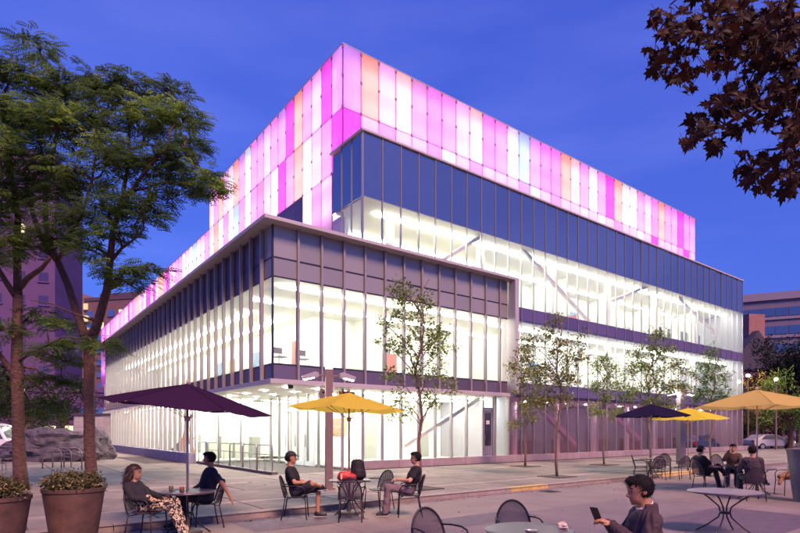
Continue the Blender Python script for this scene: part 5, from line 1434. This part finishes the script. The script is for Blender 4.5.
# man with the phone
person('man in mauve zip jacket with white collar looking down at his phone', 639, 4.7, 176, 6,
       [((0.42, 0.16, 0.58), (0.40, 0.17, 0.10), (1, 0, -0.05)), ((0.43, -0.15, 0.58), (0.44, -0.17, 0.10), (1, 0, -0.05))],
       [((0.06, 0.26, 0.80), (0.25, 0.05, 0.965), (0.9, -0.1, 0.35), 0.7), ((0.06, -0.26, 0.80), (0.24, -0.06, 0.955), (0.9, 0.25, 0.3), 0.7)],
       (4, 9), mat('jacket_mauve', (0.055, 0.032, 0.042), 0.85, noise=0.2, nscale=16, bump=0.35, bscale=20), jeans, skin_b, 'short', hair_m, sleeve=2, h=0.0105, collar=mat('shirt_white', (0.70, 0.58, 0.55), 0.8), build=1.08, sc=1.06, zoff=0.0)
ph = P(639, 4.7, STREET); ca, sa = math.cos(math.radians(176)), math.sin(math.radians(176))
def lp(x, y, z): return Vector((ph.x + x * ca - y * sa, ph.y + x * sa + y * ca, ph.z + z))
pt_ = thing('mobile_phone', 'dark mobile phone held up by the man in mauve jacket', 'phone', lp(0.345, 0.0, 1.0), math.radians(176))
po = MB().box(-0.004, 0.004, -0.036, 0.036, -0.01, 0.135).build('case', mat('phone_case', (0.02, 0.018, 0.02), 0.3), pt_); po.rotation_euler = (0.0, 0.6, 0.75)
MB().box(-0.0055, -0.0042, -0.032, 0.032, 0.0, 0.128).build('screen', mat('phone_screen', (0.03, 0.03, 0.05), 0.1), po)
# three under the ochre parasol
person('man in black cap and dark tee with legs crossed beside the ochre parasol', 705, 16.3, 12, 22,
       [((0.42, 0.08, 0.62), (0.56, 0.06, 0.10), (1, 0, -0.05)), ((0.40, -0.06, 0.72), (0.72, 0.02, 0.48), (1, 0, -0.4))],
       [((0.0, 0.26, 0.74), (0.26, 0.12, 0.70), (1, -0.3, 0), 0.4), ((0.04, -0.26, 0.72), (0.28, -0.16, 0.70), (1, 0.2, 0), 0.4)],
       (4, 4), black_t, mat('trousers_black', (0.015, 0.014, 0.02), 0.85), skin_a, 'cap', hair_m, h=0.018)
person('man in brown jacket resting his hand against his face, across from the cap', 733, 17.3, 235, 6,
       [((0.42, 0.12, 0.58), (0.44, 0.12, 0.10), (1, 0, -0.05)), ((0.42, -0.12, 0.58), (0.44, -0.12, 0.10), (1, 0, -0.05))],
       [((0.16, 0.22, 0.78), (0.24, 0.12, 0.70), (1, -0.3, 0), 0.4), ((0.22, -0.24, 0.86), (0.12, -0.10, 1.14), (0, 0.35, 1), 0.5)],
       (0, 4), mat('jacket_brown', (0.10, 0.055, 0.04), 0.85, bump=0.3), jeans, skin_a, 'short', hair_m, sleeve=2, h=0.018)
person('black haired man in dark patterned jacket seen from behind under the ochre parasol', 752, 13.9, 78, 4,
       [((0.42, 0.12, 0.58), (0.42, 0.12, 0.10), (1, 0, -0.05)), ((0.36, -0.18, 0.66), (0.42, -0.46, 0.45), (0.6, -0.8, -0.2))],
       [((0.08, 0.27, 0.75), (0.28, 0.14, 0.68), (1, -0.3, 0), 0.4), ((0.08, -0.27, 0.75), (0.28, -0.16, 0.68), (1, 0.2, 0), 0.4)],
       (0, 4), mat('jacket_check', (0.05, 0.03, 0.045), 0.85, noise=0.7, nscale=28), jeans, skin_b, 'short', hair_m, sleeve=2, h=0.016, sc=1.06)

# bags and coat
bk = thing('backpack', 'black backpack standing on the table under the yellow parasol', 'backpack', P(358, 11.55, STREET + 0.735), math.radians(15))
bag_m = mat('backpack_black', (0.014, 0.012, 0.016), 0.7, bump=0.4, bscale=25)
b0 = grow('bag', [cap((0, 0, 0.13), (0, 0, 0.34), 0.12, 0.10, (0, 1, 0), 1.35, 0.05), cap((0, -0.08, 0.09), (0, 0.08, 0.09), 0.09, 0.09, k=0.05)], 0.016, bag_m, bk)
b0.rotation_euler = (0, 0, math.radians(90))
grow('front_pocket', [cap((0, -0.11, 0.10), (0, -0.11, 0.20), 0.06, 0.055, (1, 0, 0), 1.7, 0.03)], 0.014, bag_m, bk)
MB().tube([(-0.04, 0.02, 0.43), (-0.03, 0.02, 0.49), (0.03, 0.02, 0.49), (0.04, 0.02, 0.43)], 0.008, 6).build('handle', bag_m, bk)
for s in (-1, 1):
    MB().tube([(s * 0.07, 0.10, 0.42), (s * 0.10, 0.18, 0.36), (s * 0.11, 0.19, 0.22), (s * 0.09, 0.11, 0.08)], [0.016, 0.02, 0.02, 0.012], 6).build('strap', bag_m, bk, smooth=True)
rb = thing('red_bag', 'crumpled red carrier bag with pale stripe lying against the backpack', 'bag', P(347.5, 11.4, STREET + 0.735), 0)
red_m = mat('bag_red', (0.45, 0.02, 0.035), 0.5, noise=0.3, nscale=18, bump=0.8, bscale=14)
grow('bag_body', [cap((-0.12, 0, 0.08), (0.12, 0, 0.07), 0.085, 0.075, k=0.04), cap((-0.09, 0.0, 0.14), (0.03, 0.02, 0.17), 0.05, 0.04, k=0.04), cap((-0.17, 0, 0.05), (-0.15, 0, 0.15), 0.045, 0.03, k=0.03)], 0.014, red_m, rb)
MB().box(-0.135, -0.10, -0.097, -0.088, 0.03, 0.15).build('stripe', mat('bag_stripe', (0.75, 0.6, 0.35), 0.6), rb)
MB().tube([(-0.10, -0.03, 0.18), (-0.07, -0.03, 0.25), (-0.01, -0.02, 0.25), (0.02, -0.02, 0.19)], 0.007, 6).build('handle', red_m, rb)
ct = thing('fur_jacket', 'brown fur jacket thrown over the chair next to the tall planter', 'jacket', P(786, 15.0, STREET), math.radians(175))
fur = mat('fur_brown', (0.26, 0.13, 0.075), 0.95, noise=0.6, nscale=40, bump=1.0, bscale=60)
grow('jacket_body', [cap((-0.25, -0.18, 0.74), (-0.25, 0.18, 0.72), 0.09, 0.09, k=0.05), cap((-0.10, -0.15, 0.54), (0.22, 0.12, 0.52), 0.085, 0.07, k=0.08), cap((-0.26, -0.05, 0.7), (-0.05, 0.0, 0.54), 0.10, 0.10, k=0.08)], 0.018, fur, ct)
grow('sleeve', [cap((0.15, 0.10, 0.53), (0.30, 0.22, 0.34), 0.06, 0.045, k=0.04)], 0.018, fur, ct)

# ---------------------------------------------------------------- planters
pot_m = mat('planter_rust', (0.12, 0.062, 0.045), 0.7, noise=0.5, nscale=4, bump=0.3, bscale=30)
pot_g = mat('planter_grey', (0.17, 0.15, 0.17), 0.7, noise=0.25, nscale=4, bump=0.3, bscale=30)
shrub_leaf = leafmat('shrub_leaf', (0.20, 0.18, 0.07), 0.6, 0.3, (0.70, 0.58, 0.34), 7.0)
def planter(label, plabel, px, Y, r, ztop, m, seed, shrub=True):
    t = thing('planter', label, 'planter', P(px, Y, STREET)); hh = ztop - STREET
    o = MB().lathe([(r * 0.66, 0), (r * 0.97, hh - 0.05), (r, hh - 0.05), (r * 1.01, hh), (r * 0.92, hh), (r * 0.90, hh - 0.10)], 40, cap1=False).build('pot', m, t, smooth=True); auto_smooth(o)
    MB().lathe([(r * 0.91, hh - 0.10), (r * 0.6, hh - 0.06), (0.02, hh - 0.05)], 24, cap0=False).build('soil', mat('soil', (0.07, 0.05, 0.045), 0.95), t)
    if not shrub: return
    g = random.Random(seed)
    s = thing('flowering_shrub', plabel, 'shrub', P(px, Y, ztop - 0.06))
    st_ = MB(); cl = []
    for k in range(80):
        a = g.uniform(0, 2 * math.pi); q = r * 0.86 * math.sqrt(g.random()); z = 0.24 * r / 0.45 * math.sqrt(max(0.05, 1 - (q / (r * 1.0)) ** 2)) * g.uniform(0.75, 1.2)
        p = Vector((q * math.cos(a), q * math.sin(a), z)); cl.append((tuple(p), g.uniform(0.07, 0.12)))
        st_.tube([(p.x * 0.35, p.y * 0.35, 0), tuple(p)], 0.005, 4)
    st_.build('stems', bark2, s)['kind'] = 'stuff'
    V, F = leaf_cloud(cl, 2600, 0.045, 0.5, 0.8, 0.0, seed, spray=2)
    link('foliage', npmesh('foliage', V, F, shrub_leaf), s)['kind'] = 'stuff'
planter('large tapered rusty planter in front of the forked locust', 'pale flowering shrub in the planter before the forked locust', 74, 7.9, 0.41, 0.83, pot_m, 31)
planter('large tapered rusty planter before the upright locust', 'pale flowering shrub in the planter before the upright locust', -6, 7.1, 0.42, 0.80, pot_m, 32)
planter('tall grey tapered planter beside the chair with the fur jacket', '', 808, 13.6, 0.46, 1.20, pot_g, 33, False)

# ---------------------------------------------------------------- street lamps
post_m = mat('lamp_post', (0.24, 0.16, 0.15), 0.5, metal=0.3, noise=0.15, nscale=6)
lamp_w = emis('lamp_lit', (1.0, 0.86, 0.74), 40.0)
def flood(parent, x, z, d):
    MB().bar((d * 0.10, 0, z), (d * 0.34, 0, z + 0.02), 0.05, 0.05).build('arm', post_m, parent)
    hd_ = MB().prism([(d * 0.30, z - 0.04), (d * 0.72, z - 0.13), (d * 0.76, z - 0.03), (d * 0.40, z + 0.10), (d * 0.30, z + 0.07)], 'y', -0.13, 0.13).build('lamp_head', mat('lamp_grey', (0.45, 0.40, 0.40), 0.4, metal=0.3), parent); auto_smooth(hd_, 20)
    MB().add([(d * 0.42, -0.10, z - 0.070), (d * 0.70, -0.10, z - 0.132), (d * 0.70, 0.10, z - 0.132), (d * 0.42, 0.10, z - 0.070)], [(0, 1, 2, 3)]).build('lens', lamp_w, hd_, loc=(0, 0, -0.004))
lp1 = thing('lamp_post', 'square grey post with two floodlights beside the yellow parasol', 'lamp post', P(329, 15.4, 0.0), 0.25, 'lamp posts')
MB().box(-0.105, 0.105, -0.105, 0.105, 0, 3.40).build('post', post_m, lp1, bevel=0.012)
MB().box(-0.16, 0.16, -0.16, 0.16, 0, 0.05).build('base_plate', post_m, lp1)
MB().box(-0.10, 0.10, -0.10, 0.10, 3.402, 3.86).build('lamp_glass', emis('lamp_soft', (1.0, 0.94, 0.85), 1.1), lp1, bevel=0.01)
flood(lp1, 0, 3.22, -1); flood(lp1, 0, 3.22, 1)
lp2 = thing('lamp_post', 'grey post with bright star of light beside the navy parasol', 'lamp post', P(681, 27.0, 0.0), 0.2, 'lamp posts')
MB().box(-0.16, 0.16, -0.16, 0.16, 0, 3.30).build('post', mat('lamp_post_b', (0.20, 0.16, 0.18), 0.5, metal=0.3), lp2, bevel=0.012)
MB().box(-0.11, 0.11, -0.11, 0.11, 3.302, 4.0).build('post_top', post_m, lp2)
flood(lp2, 0, 3.55, -1); flood(lp2, 0, 3.55, 1)
MB().ball((-0.30, -0.20, 3.46), 0.10, 0.10, 0.09).build('bulb', emis('bulb_star', (1, 0.97, 0.9), 45), lp2, smooth=True)

# ---------------------------------------------------------------- background, left
rk = random.Random(12)
def boulder(label, px, Y, w, hgt, dep, seed):
    bm = bmesh.new(); bmesh.ops.create_icosphere(bm, subdivisions=5, radius=1.0)
    from mathutils import noise as mn
    for v in bm.verts:
        c = v.co; d = 1 + 0.22 * mn.noise(c * 1.3 + Vector((seed, 0, 0))) + 0.16 * mn.noise(c * 3.1 + Vector((0, seed, 0))) + 0.05 * mn.noise(c * 8) + 0.02 * mn.noise(c * 21)
        f = mn.cell(c * 1.6 + Vector((seed, 3, 1))) * 0.12
        p = c * (d + f); v.co = Vector((p.x * w / 2, p.y * dep / 2, max(-0.45, p.z) * hgt / 1.45 + hgt * 0.31))
    me = bpy.data.meshes.new('boulder'); bm.to_mesh(me); bm.free()
    me.materials.append(mat('rock', (0.080, 0.066, 0.088), 0.85, noise=0.45, nscale=3, bump=1.0, bscale=9))
    o = bpy.data.objects.new('boulder', me); COL.objects.link(o); o.location = P(px, Y, 0.0); tag(o, label, 'boulder')
    auto_smooth(o, 24)
boulder('big weathered grey boulder between the two tree trunks', 50, 30, 4.9, 1.85, 2.6, 2)
boulder('smaller boulder between the big one and the concrete wall', 91, 31.5, 2.5, 1.65, 1.8, 7)
cw = thing('concrete_wall', 'pale concrete yard wall behind the boulders', 'wall', P(94, 47, 0), 0.0)
for i in range(4):
    for j in range(3):
        MB().box(-1.75 + i * 0.92, -1.75 + i * 0.92 + 0.90, 0, 0.3, j * 1.0 + 0.01, j * 1.0 + 0.99).build('panel', mat('wall_concrete', (0.36, 0.31, 0.34), 0.85, noise=0.25, nscale=2, obj=0.1), cw)
MB().box(-1.9, 2.0, -0.1, 0.4, 3.0, 3.18).build('coping', mat('wall_cap', (0.06, 0.04, 0.07), 0.7), cw)
for k, px in enumerate((52, 62, 73)):
    t = MB(); pts = [(-0.35, 0, 0), (-0.35, 0, 0.6)] + [(-0.35 * math.cos(a), 0, 0.6 + 0.3 * math.sin(a)) for a in [q * math.pi / 8 for q in range(1, 8)]] + [(0.35, 0, 0.6), (0.35, 0, 0)]
    t.tube(pts, 0.025, 7); o = t.build('bike_rack', mat('rack_steel', (0.22, 0.18, 0.20), 0.4, metal=0.6), loc=P(px, 24.0 + k * 0.4, 0.0), rz=0.5, smooth=True); tag(o, 'bent steel hoop bike rack before the boulders', 'bike rack', 'hoop bike racks by the boulder')
cn = thing('traffic_cone', 'orange traffic cone standing on dark crate beyond the boulders', 'cone', P(103, 36, 0.35))
MB().lathe([(0.20, 0.03), (0.03, 0.72), (0.02, 0.73)], 16).build('cone_body', mat('cone_orange', (0.75, 0.16, 0.03), 0.6), cn, smooth=True)
MB().box(-0.22, 0.22, -0.22, 0.22, 0, 0.03).build('base', mat('cone_orange', (0.75, 0.16, 0.03), 0.6), cn)
MB().lathe([(0.142, 0.30), (0.105, 0.44)], 16, cap0=False, cap1=False).build('band', mat('cone_white', (0.8, 0.8, 0.8), 0.6), cn)
cr = thing('crate', 'dark low crate under the orange cone', 'crate', P(105, 36, 0.0), 0.3)
for k in range(3): MB().box(-0.55, 0.55, -0.35, 0.35, 0.02 + k * 0.11, 0.11 + k * 0.11).build('slat', mat('crate_dark', (0.03, 0.025, 0.03), 0.7), cr)
for sx in (-0.5, 0.5): MB().box(sx - 0.04, sx + 0.04, -0.37, 0.37, 0, 0.349).build('corner_post', mat('crate_dark', (0.03, 0.025, 0.03), 0.7), cr)
hedge_leaf = leafmat('dark_hedge_leaf', (0.045, 0.055, 0.030), 0.5, 0.3)
# tall purple-lit slab block at the far left, and brick tower
def block(name, label, loc, rz, w, d, hgt, wall_m, rows, cols, win_w, win_h, z0, lit, win_m, lit_m, roof=None, seed=1):
    t = thing(name, label, 'building', loc, rz); g = random.Random(seed)
    MB().box(-w / 2, w / 2, 0, d, 0, hgt).build('wall', wall_m, t)
    MB().box(-w / 2 - 0.15, w / 2 + 0.15, -0.15, d + 0.15, hgt + 0.004, hgt + 0.8).build('parapet', roof or wall_m, t)
    mw = MB().box(-win_w / 2, win_w / 2, -0.06, 0.02, 0, win_h).mesh('window'); ml = mw.copy(); mw.materials.append(win_m); ml.materials.append(lit_m)
    fr = MB().box(-win_w / 2 - 0.12, win_w / 2 + 0.12, -0.16, 0.0, -0.18, -0.02).mesh('sill'); fr.materials.append(roof or wall_m)
    for r_ in range(rows):
        for c in range(cols):
            o = link('window', ml if g.random() < lit else mw, t, (-w / 2 + w * (c + 0.5) / cols, -0.001, z0 + r_ * (hgt - z0 - 1) / rows))
            link('sill', fr, o)
    return t
win_d = coated('bg_window', (0.03, 0.03, 0.07), 0.45, 0.05); win_l = emis('bg_window_lit', (1.0, 0.80, 0.45), 0.9)
brick_v = mat('brick_mauve', (0.20, 0.105, 0.13), 0.85, noise=0.2, nscale=1)
tw_ = block('brick_tower', 'mauve brick apartment tower with lit windows beyond the side facade', P(122, 130, 0), -0.22, 21, 14, 33.2, brick_v, 10, 7, 1.7, 1.5, 3, 0.16, win_d, win_l, mat('tower_cap', (0.10, 0.06, 0.10), 0.8), 5)
MB().box(-12.4, -10.6, -0.8, 6, 0, 35.0).build('stair_shaft', mat('brick_pale', (0.34, 0.20, 0.22), 0.85), tw_)
for k in range(11): MB().box(-10.45, -9.5, -0.5, -0.1, 2.2 + k * 2.9, 3.6 + k * 2.9).build('balcony_light', emis('balcony_lit', (1.0, 0.72, 0.42), 0.5), tw_)
MB().box(-8, 8, 2, 8, 34.0, 35.4).build('plant_room', mat('tower_cap', (0.10, 0.06, 0.10), 0.8), tw_)
pb = block('slab_block', 'tall violet lit slab block behind the upright locust', P(-52, 75, 0), 0.28, 26, 14, 41, mat('violet_wall', (0.115, 0.06, 0.17), 0.85, noise=0.15, nscale=0.3), 11, 9, 1.2, 1.3, 3, 0.03, coated('violet_window', (0.06, 0.03, 0.09), 0.1), win_l, None, 8)
low = block('low_hall', 'low violet hall behind the boulders and the trees', P(42, 78, 0), 0.05, 24, 10, 7.2, mat('violet_wall', (0.115, 0.06, 0.17), 0.85), 2, 10, 1.5, 1.4, 1.0, 0.08, win_d, win_l, None, 3)
def far_tree(label, px, Y, zt, rad, seed, leaf, group, per=14, size=0.34, sq=1.0):
    base = P(px, Y, 0); t = thing('background_tree', label, 'tree', base, 0, group); g = random.Random(seed)
    MB().tube([(0, 0, 0), (0.1, 0, zt * 0.3), (0, 0.1, zt * 0.6)], [0.25, 0.18, 0.08], 8).build('trunk', bark, t)
    cl = []; b = MB()
    for k in range(int(22 * max(1, rad / 3))):
        d = Vector((g.gauss(0, 1), g.gauss(0, 1), g.gauss(0, 1))).normalized() * (g.random() ** 0.4)
        c = Vector((d.x * rad, d.y * rad * 0.8, zt * 0.58 + d.z * zt * 0.40)); cl.append((tuple(c), g.uniform(0.22, 0.38) * rad))
        limb(b, [Vector((0, 0, zt * 0.35)), Vector((c.x * 0.5, c.y * 0.5, zt * 0.35 + (c.z - zt * 0.35) * 0.6)), c], 0.07, 0.02, 5)
    b.build('branches', bark, t)['kind'] = 'stuff'
    V, F = leaf_cloud(cl, per, size, 0.5, 0.7, 0.3, seed, spray=4)
    link('crown', npmesh('crown', V, F, leaf), t)['kind'] = 'stuff'
far_tree('dark bushy tree behind the big boulder', 24, 40, 6.0, 3.2, 61, hedge_leaf, 'trees behind the boulders', 30, 0.24)
far_tree('dark bushy tree behind the concrete wall', 62, 52, 7.0, 3.4, 62, hedge_leaf, 'trees behind the boulders', 30, 0.26)
far_tree('dark bushy tree behind the white van', -8, 46, 7.5, 3.8, 63, hedge_leaf, 'trees behind the boulders', 30, 0.26)

# ---------------------------------------------------------------- vehicles
def wheel(t, x, y, r=0.32):
    o = MB().lathe([(r * 0.62, -0.10), (r * 0.95, -0.10), (r, -0.05), (r, 0.05), (r * 0.95, 0.10), (r * 0.62, 0.10)], 20).build('wheel', mat('tyre', (0.02, 0.02, 0.02), 0.8), t, loc=(x, y, r)); o.rotation_euler = (math.pi / 2, 0, 0)
    MB().lathe([(r * 0.60, -0.104), (r * 0.60, 0.104)], 16).build('rim', mat('rim', (0.45, 0.45, 0.47), 0.3, metal=0.8), o)
def car(label, px, Y, deg, col, van=False):
    t = thing('parked_car' if not van else 'white_van', label, 'van' if van else 'car', P(px, Y, STREET), math.radians(deg))
    paint = mat('paint_' + label[:6], col, 0.25, metal=0.1, spec=0.6)
    if van: prof = [(-2.4, 0.35), (2.4, 0.35), (2.45, 0.9), (2.2, 1.15), (1.6, 1.25), (1.1, 2.15), (0.7, 2.25), (-2.3, 2.25), (-2.4, 2.1)]
    else: prof = [(-2.1, 0.35), (2.1, 0.33), (2.18, 0.6), (2.05, 0.78), (1.15, 0.92), (0.45, 1.38), (-0.2, 1.47), (-1.1, 1.42), (-1.75, 1.02), (-2.12, 0.95), (-2.18, 0.6)]
    o = MB().prism(prof, 'y', -0.86, 0.86).build('body', paint, t, bevel=0.07)
    gm = coated('car_glass', (0.015, 0.015, 0.025), 0.4, 0.03)
    side_w = [(-1.5, 1.0), (0.85, 0.98), (0.38, 1.33), (-0.2, 1.41), (-1.05, 1.37)] if not van else [(0.5, 1.3), (1.42, 1.3), (1.05, 2.0), (0.5, 2.05)]
    for s in (-1, 1):
        MB().prism(side_w, 'y', s * 0.862, s * 0.874).build('side_window', gm, t)
        MB().box(2.08 if not van else 2.36, 2.2 if not van else 2.46, s * 0.62 - 0.17, s * 0.62 + 0.17, 0.62, 0.76).build('headlight', emis('headlight', (1, 0.95, 0.8), 1.2), t)
        MB().box(-2.2 if not van else -2.42, -2.1, s * 0.66 - 0.13, s * 0.66 + 0.13, 0.72, 0.9).build('tail_light', mat('tail_red', (0.5, 0.02, 0.02), 0.3), t)
        MB().box(0.72, 0.90, s * 0.90 - 0.07, s * 0.90 + 0.07, 1.0, 1.12).build('mirror', paint, t)
        for x in (-1.35, 1.35): wheel(t, x, s * 0.80)
    ws = [(1.12, 0.95), (0.48, 1.36)] if not van else [(1.58, 1.30), (1.14, 2.10)]
    (xa, za), (xb, zb) = ws
    MB().add([(xa + .012, -0.74, za + .02), (xa + .012, 0.74, za + .02), (xb + .012, 0.68, zb + .01), (xb + .012, -0.68, zb + .01)], [(0, 1, 2, 3)]).build('windscreen', gm, t)
    MB().box(-0.02, 0.0, -0.86, 0.86, 0.34, 0.36).build('door_seam', gm, t)
    return t
car('dark blue car parked beyond the yellow parasol', 698, 44.0, 40, (0.02, 0.035, 0.09))
car('pale car standing in the road behind the group of three', 768, 52.0, 8, (0.55, 0.52, 0.52))
car('white van standing beside the boulders', -16, 33.0, 12, (0.72, 0.72, 0.78), True)

# ---------------------------------------------------------------- background, right
ob = thing('office_block', 'long office block with ribbon windows beyond the dark trees', 'building', P(745, 118, 0), -0.42)
ow = mat('office_wall', (0.17, 0.14, 0.22), 0.8, noise=0.1, nscale=0.4)
MB().box(-22, 60, 0, 20, 0, 29.6).build('wall', ow, ob)
MB().box(-22.3, 60.3, -0.4, 20.3, 29.61, 31.2).build('parapet', mat('office_cap', (0.25, 0.21, 0.30), 0.8), ob)
g9 = random.Random(2)
ww = {}
for nm_, m_ in (('d', coated('office_glass', (0.03, 0.035, 0.09), 0.22, 0.06)), ('l', emis('office_lit', (0.85, 0.85, 1.0), 0.45))):
    ww[nm_] = MB().box(0.08, 2.3, -0.08, 0.02, 0, 1.7).mesh('window'); ww[nm_].materials.append(m_)
for r_ in range(5):
    for c in range(30):
        link('window', ww['l' if g9.random() < (0.28 if r_ == 2 else 0.06) else 'd'], ob, (-21 + c * 2.4, 0, 26.2 - r_ * 3.9))
    MB().box(-22.1, 60.1, -0.25, -0.02, 25.4 - r_ * 3.9, 25.9 - r_ * 3.9).build('ledge', mat('office_cap', (0.25, 0.21, 0.30), 0.8), ob)
ch = thing('chapel', 'small brick chapel with broad chimney and steep gable beyond the trees', 'house', P(757, 84, 0), 0.15)
MB().box(-5, 5, 0, 9, 0, 11).build('wall', brick_v, ch)
MB().prism([(-5.2, 11.0), (5.2, 11.0), (0, 17.2)], 'y', -0.3, 9.3).build('roof', mat('slate', (0.05, 0.04, 0.07), 0.7), ch)
MB().box(-0.5, 2.3, 1.0, 2.6, 12.5, 20.0).build('chimney', mat('brick_red', (0.30, 0.14, 0.14), 0.85, noise=0.2, nscale=2), ch)
for x in (-2.6, 0, 2.6): MB().box(x - 0.5, x + 0.5, -0.08, 0.0, 6, 9).build('window', win_d, ch)
dark_leaf = leafmat('dark_tree_leaf', (0.026, 0.034, 0.026), 0.5, 0.25)
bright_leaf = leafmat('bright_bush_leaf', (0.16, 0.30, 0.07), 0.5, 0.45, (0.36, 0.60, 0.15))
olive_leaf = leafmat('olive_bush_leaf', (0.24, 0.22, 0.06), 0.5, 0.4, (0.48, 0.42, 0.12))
G_ = 'trees beyond the far end of the building'
far_tree('tall dark tree next to the gable in front of the office block', 778, 66, 13.4, 4.2, 71, dark_leaf, G_, 30, 0.32)
far_tree('tall dark tree rising behind the tall grey planter', 806, 62, 14.0, 4.6, 72, dark_leaf, G_, 30, 0.32)
far_tree('low round dark tree beside the chapel gable', 750, 76, 8.6, 3.0, 73, dark_leaf, G_, 30, 0.32)
far_tree('tall broad dark tree standing farthest back before the office block', 798, 76, 14.0, 5.0, 77, dark_leaf, G_, 30, 0.32)
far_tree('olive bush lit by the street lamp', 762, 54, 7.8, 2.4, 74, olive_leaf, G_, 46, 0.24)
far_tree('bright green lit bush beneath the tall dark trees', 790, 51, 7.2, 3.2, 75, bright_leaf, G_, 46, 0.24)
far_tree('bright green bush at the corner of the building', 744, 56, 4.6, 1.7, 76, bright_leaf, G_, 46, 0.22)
far_tree('dark low tree behind the ochre parasol pole', 728, 62, 5.0, 2.4, 78, dark_leaf, G_, 40, 0.26)
far_tree('dark low tree beside the white car', 778, 58, 5.2, 3.4, 79, dark_leaf, G_, 40, 0.26)
gl3 = thing('street_lamp', 'warm globe street lamp among the bushes at the end of the building', 'street lamp', P(748, 52.5, 0))
MB().tube([(0, 0, 0), (0, 0, 6.9)], [0.09, 0.05], 8).build('post', post_m, gl3)
MB().ball((0, 0, 6.99), 0.15).build('globe', emis('globe_warm', (1.0, 0.66, 0.30), 300), gl3, smooth=True)
MB().lathe([(0.05, 6.8), (0.12, 6.85), (0.12, 6.9)], 10).build('collar', post_m, gl3)
gl4 = thing('street_lamp', 'warm globe street lamp standing between the two lit bushes', 'street lamp', P(776, 48.0, 0))
MB().tube([(0, 0, 0), (0, 0, 6.1)], [0.09, 0.05], 8).build('post', post_m, gl4)
MB().ball((0, 0, 6.21), 0.13).build('globe', emis('globe_warm', (1.0, 0.66, 0.30), 300), gl4, smooth=True)
MB().lathe([(0.05, 6.0), (0.12, 6.05), (0.12, 6.1)], 10).build('collar', post_m, gl4)
# fallen leaves on the paving
fl = MB(); fr2 = random.Random(41)
for k in range(240):
    u, v = fr2.uniform(-3, 26), fr2.choice((fr2.uniform(10.2, 10.6), fr2.uniform(3, 18)))
    z = (0.006 if v > 10.62 else STREET + 0.006); p = B(u, v, z); a = fr2.uniform(0, 6.28); r = fr2.uniform(0.025, 0.055)
    if 10.55 < v < 10.96: continue
    c, s_ = math.cos(a), math.sin(a)
    fl.add([(p.x - r * c, p.y - r * s_, z), (p.x + r * 0.4 * s_, p.y - r * 0.4 * c, z + 0.012), (p.x + r * c, p.y + r * s_, z + 0.006), (p.x - r * 0.4 * s_, p.y + r * 0.4 * c, z + 0.014)], [(0, 1, 2, 3)])
flo = fl.build('fallen_leaves', leafmat('fallen_leaf', (0.16, 0.09, 0.035), 0.5, 0.2)); flo['kind'] = 'stuff'; tag(flo, 'small dry leaves scattered over street and pavement', 'leaves')
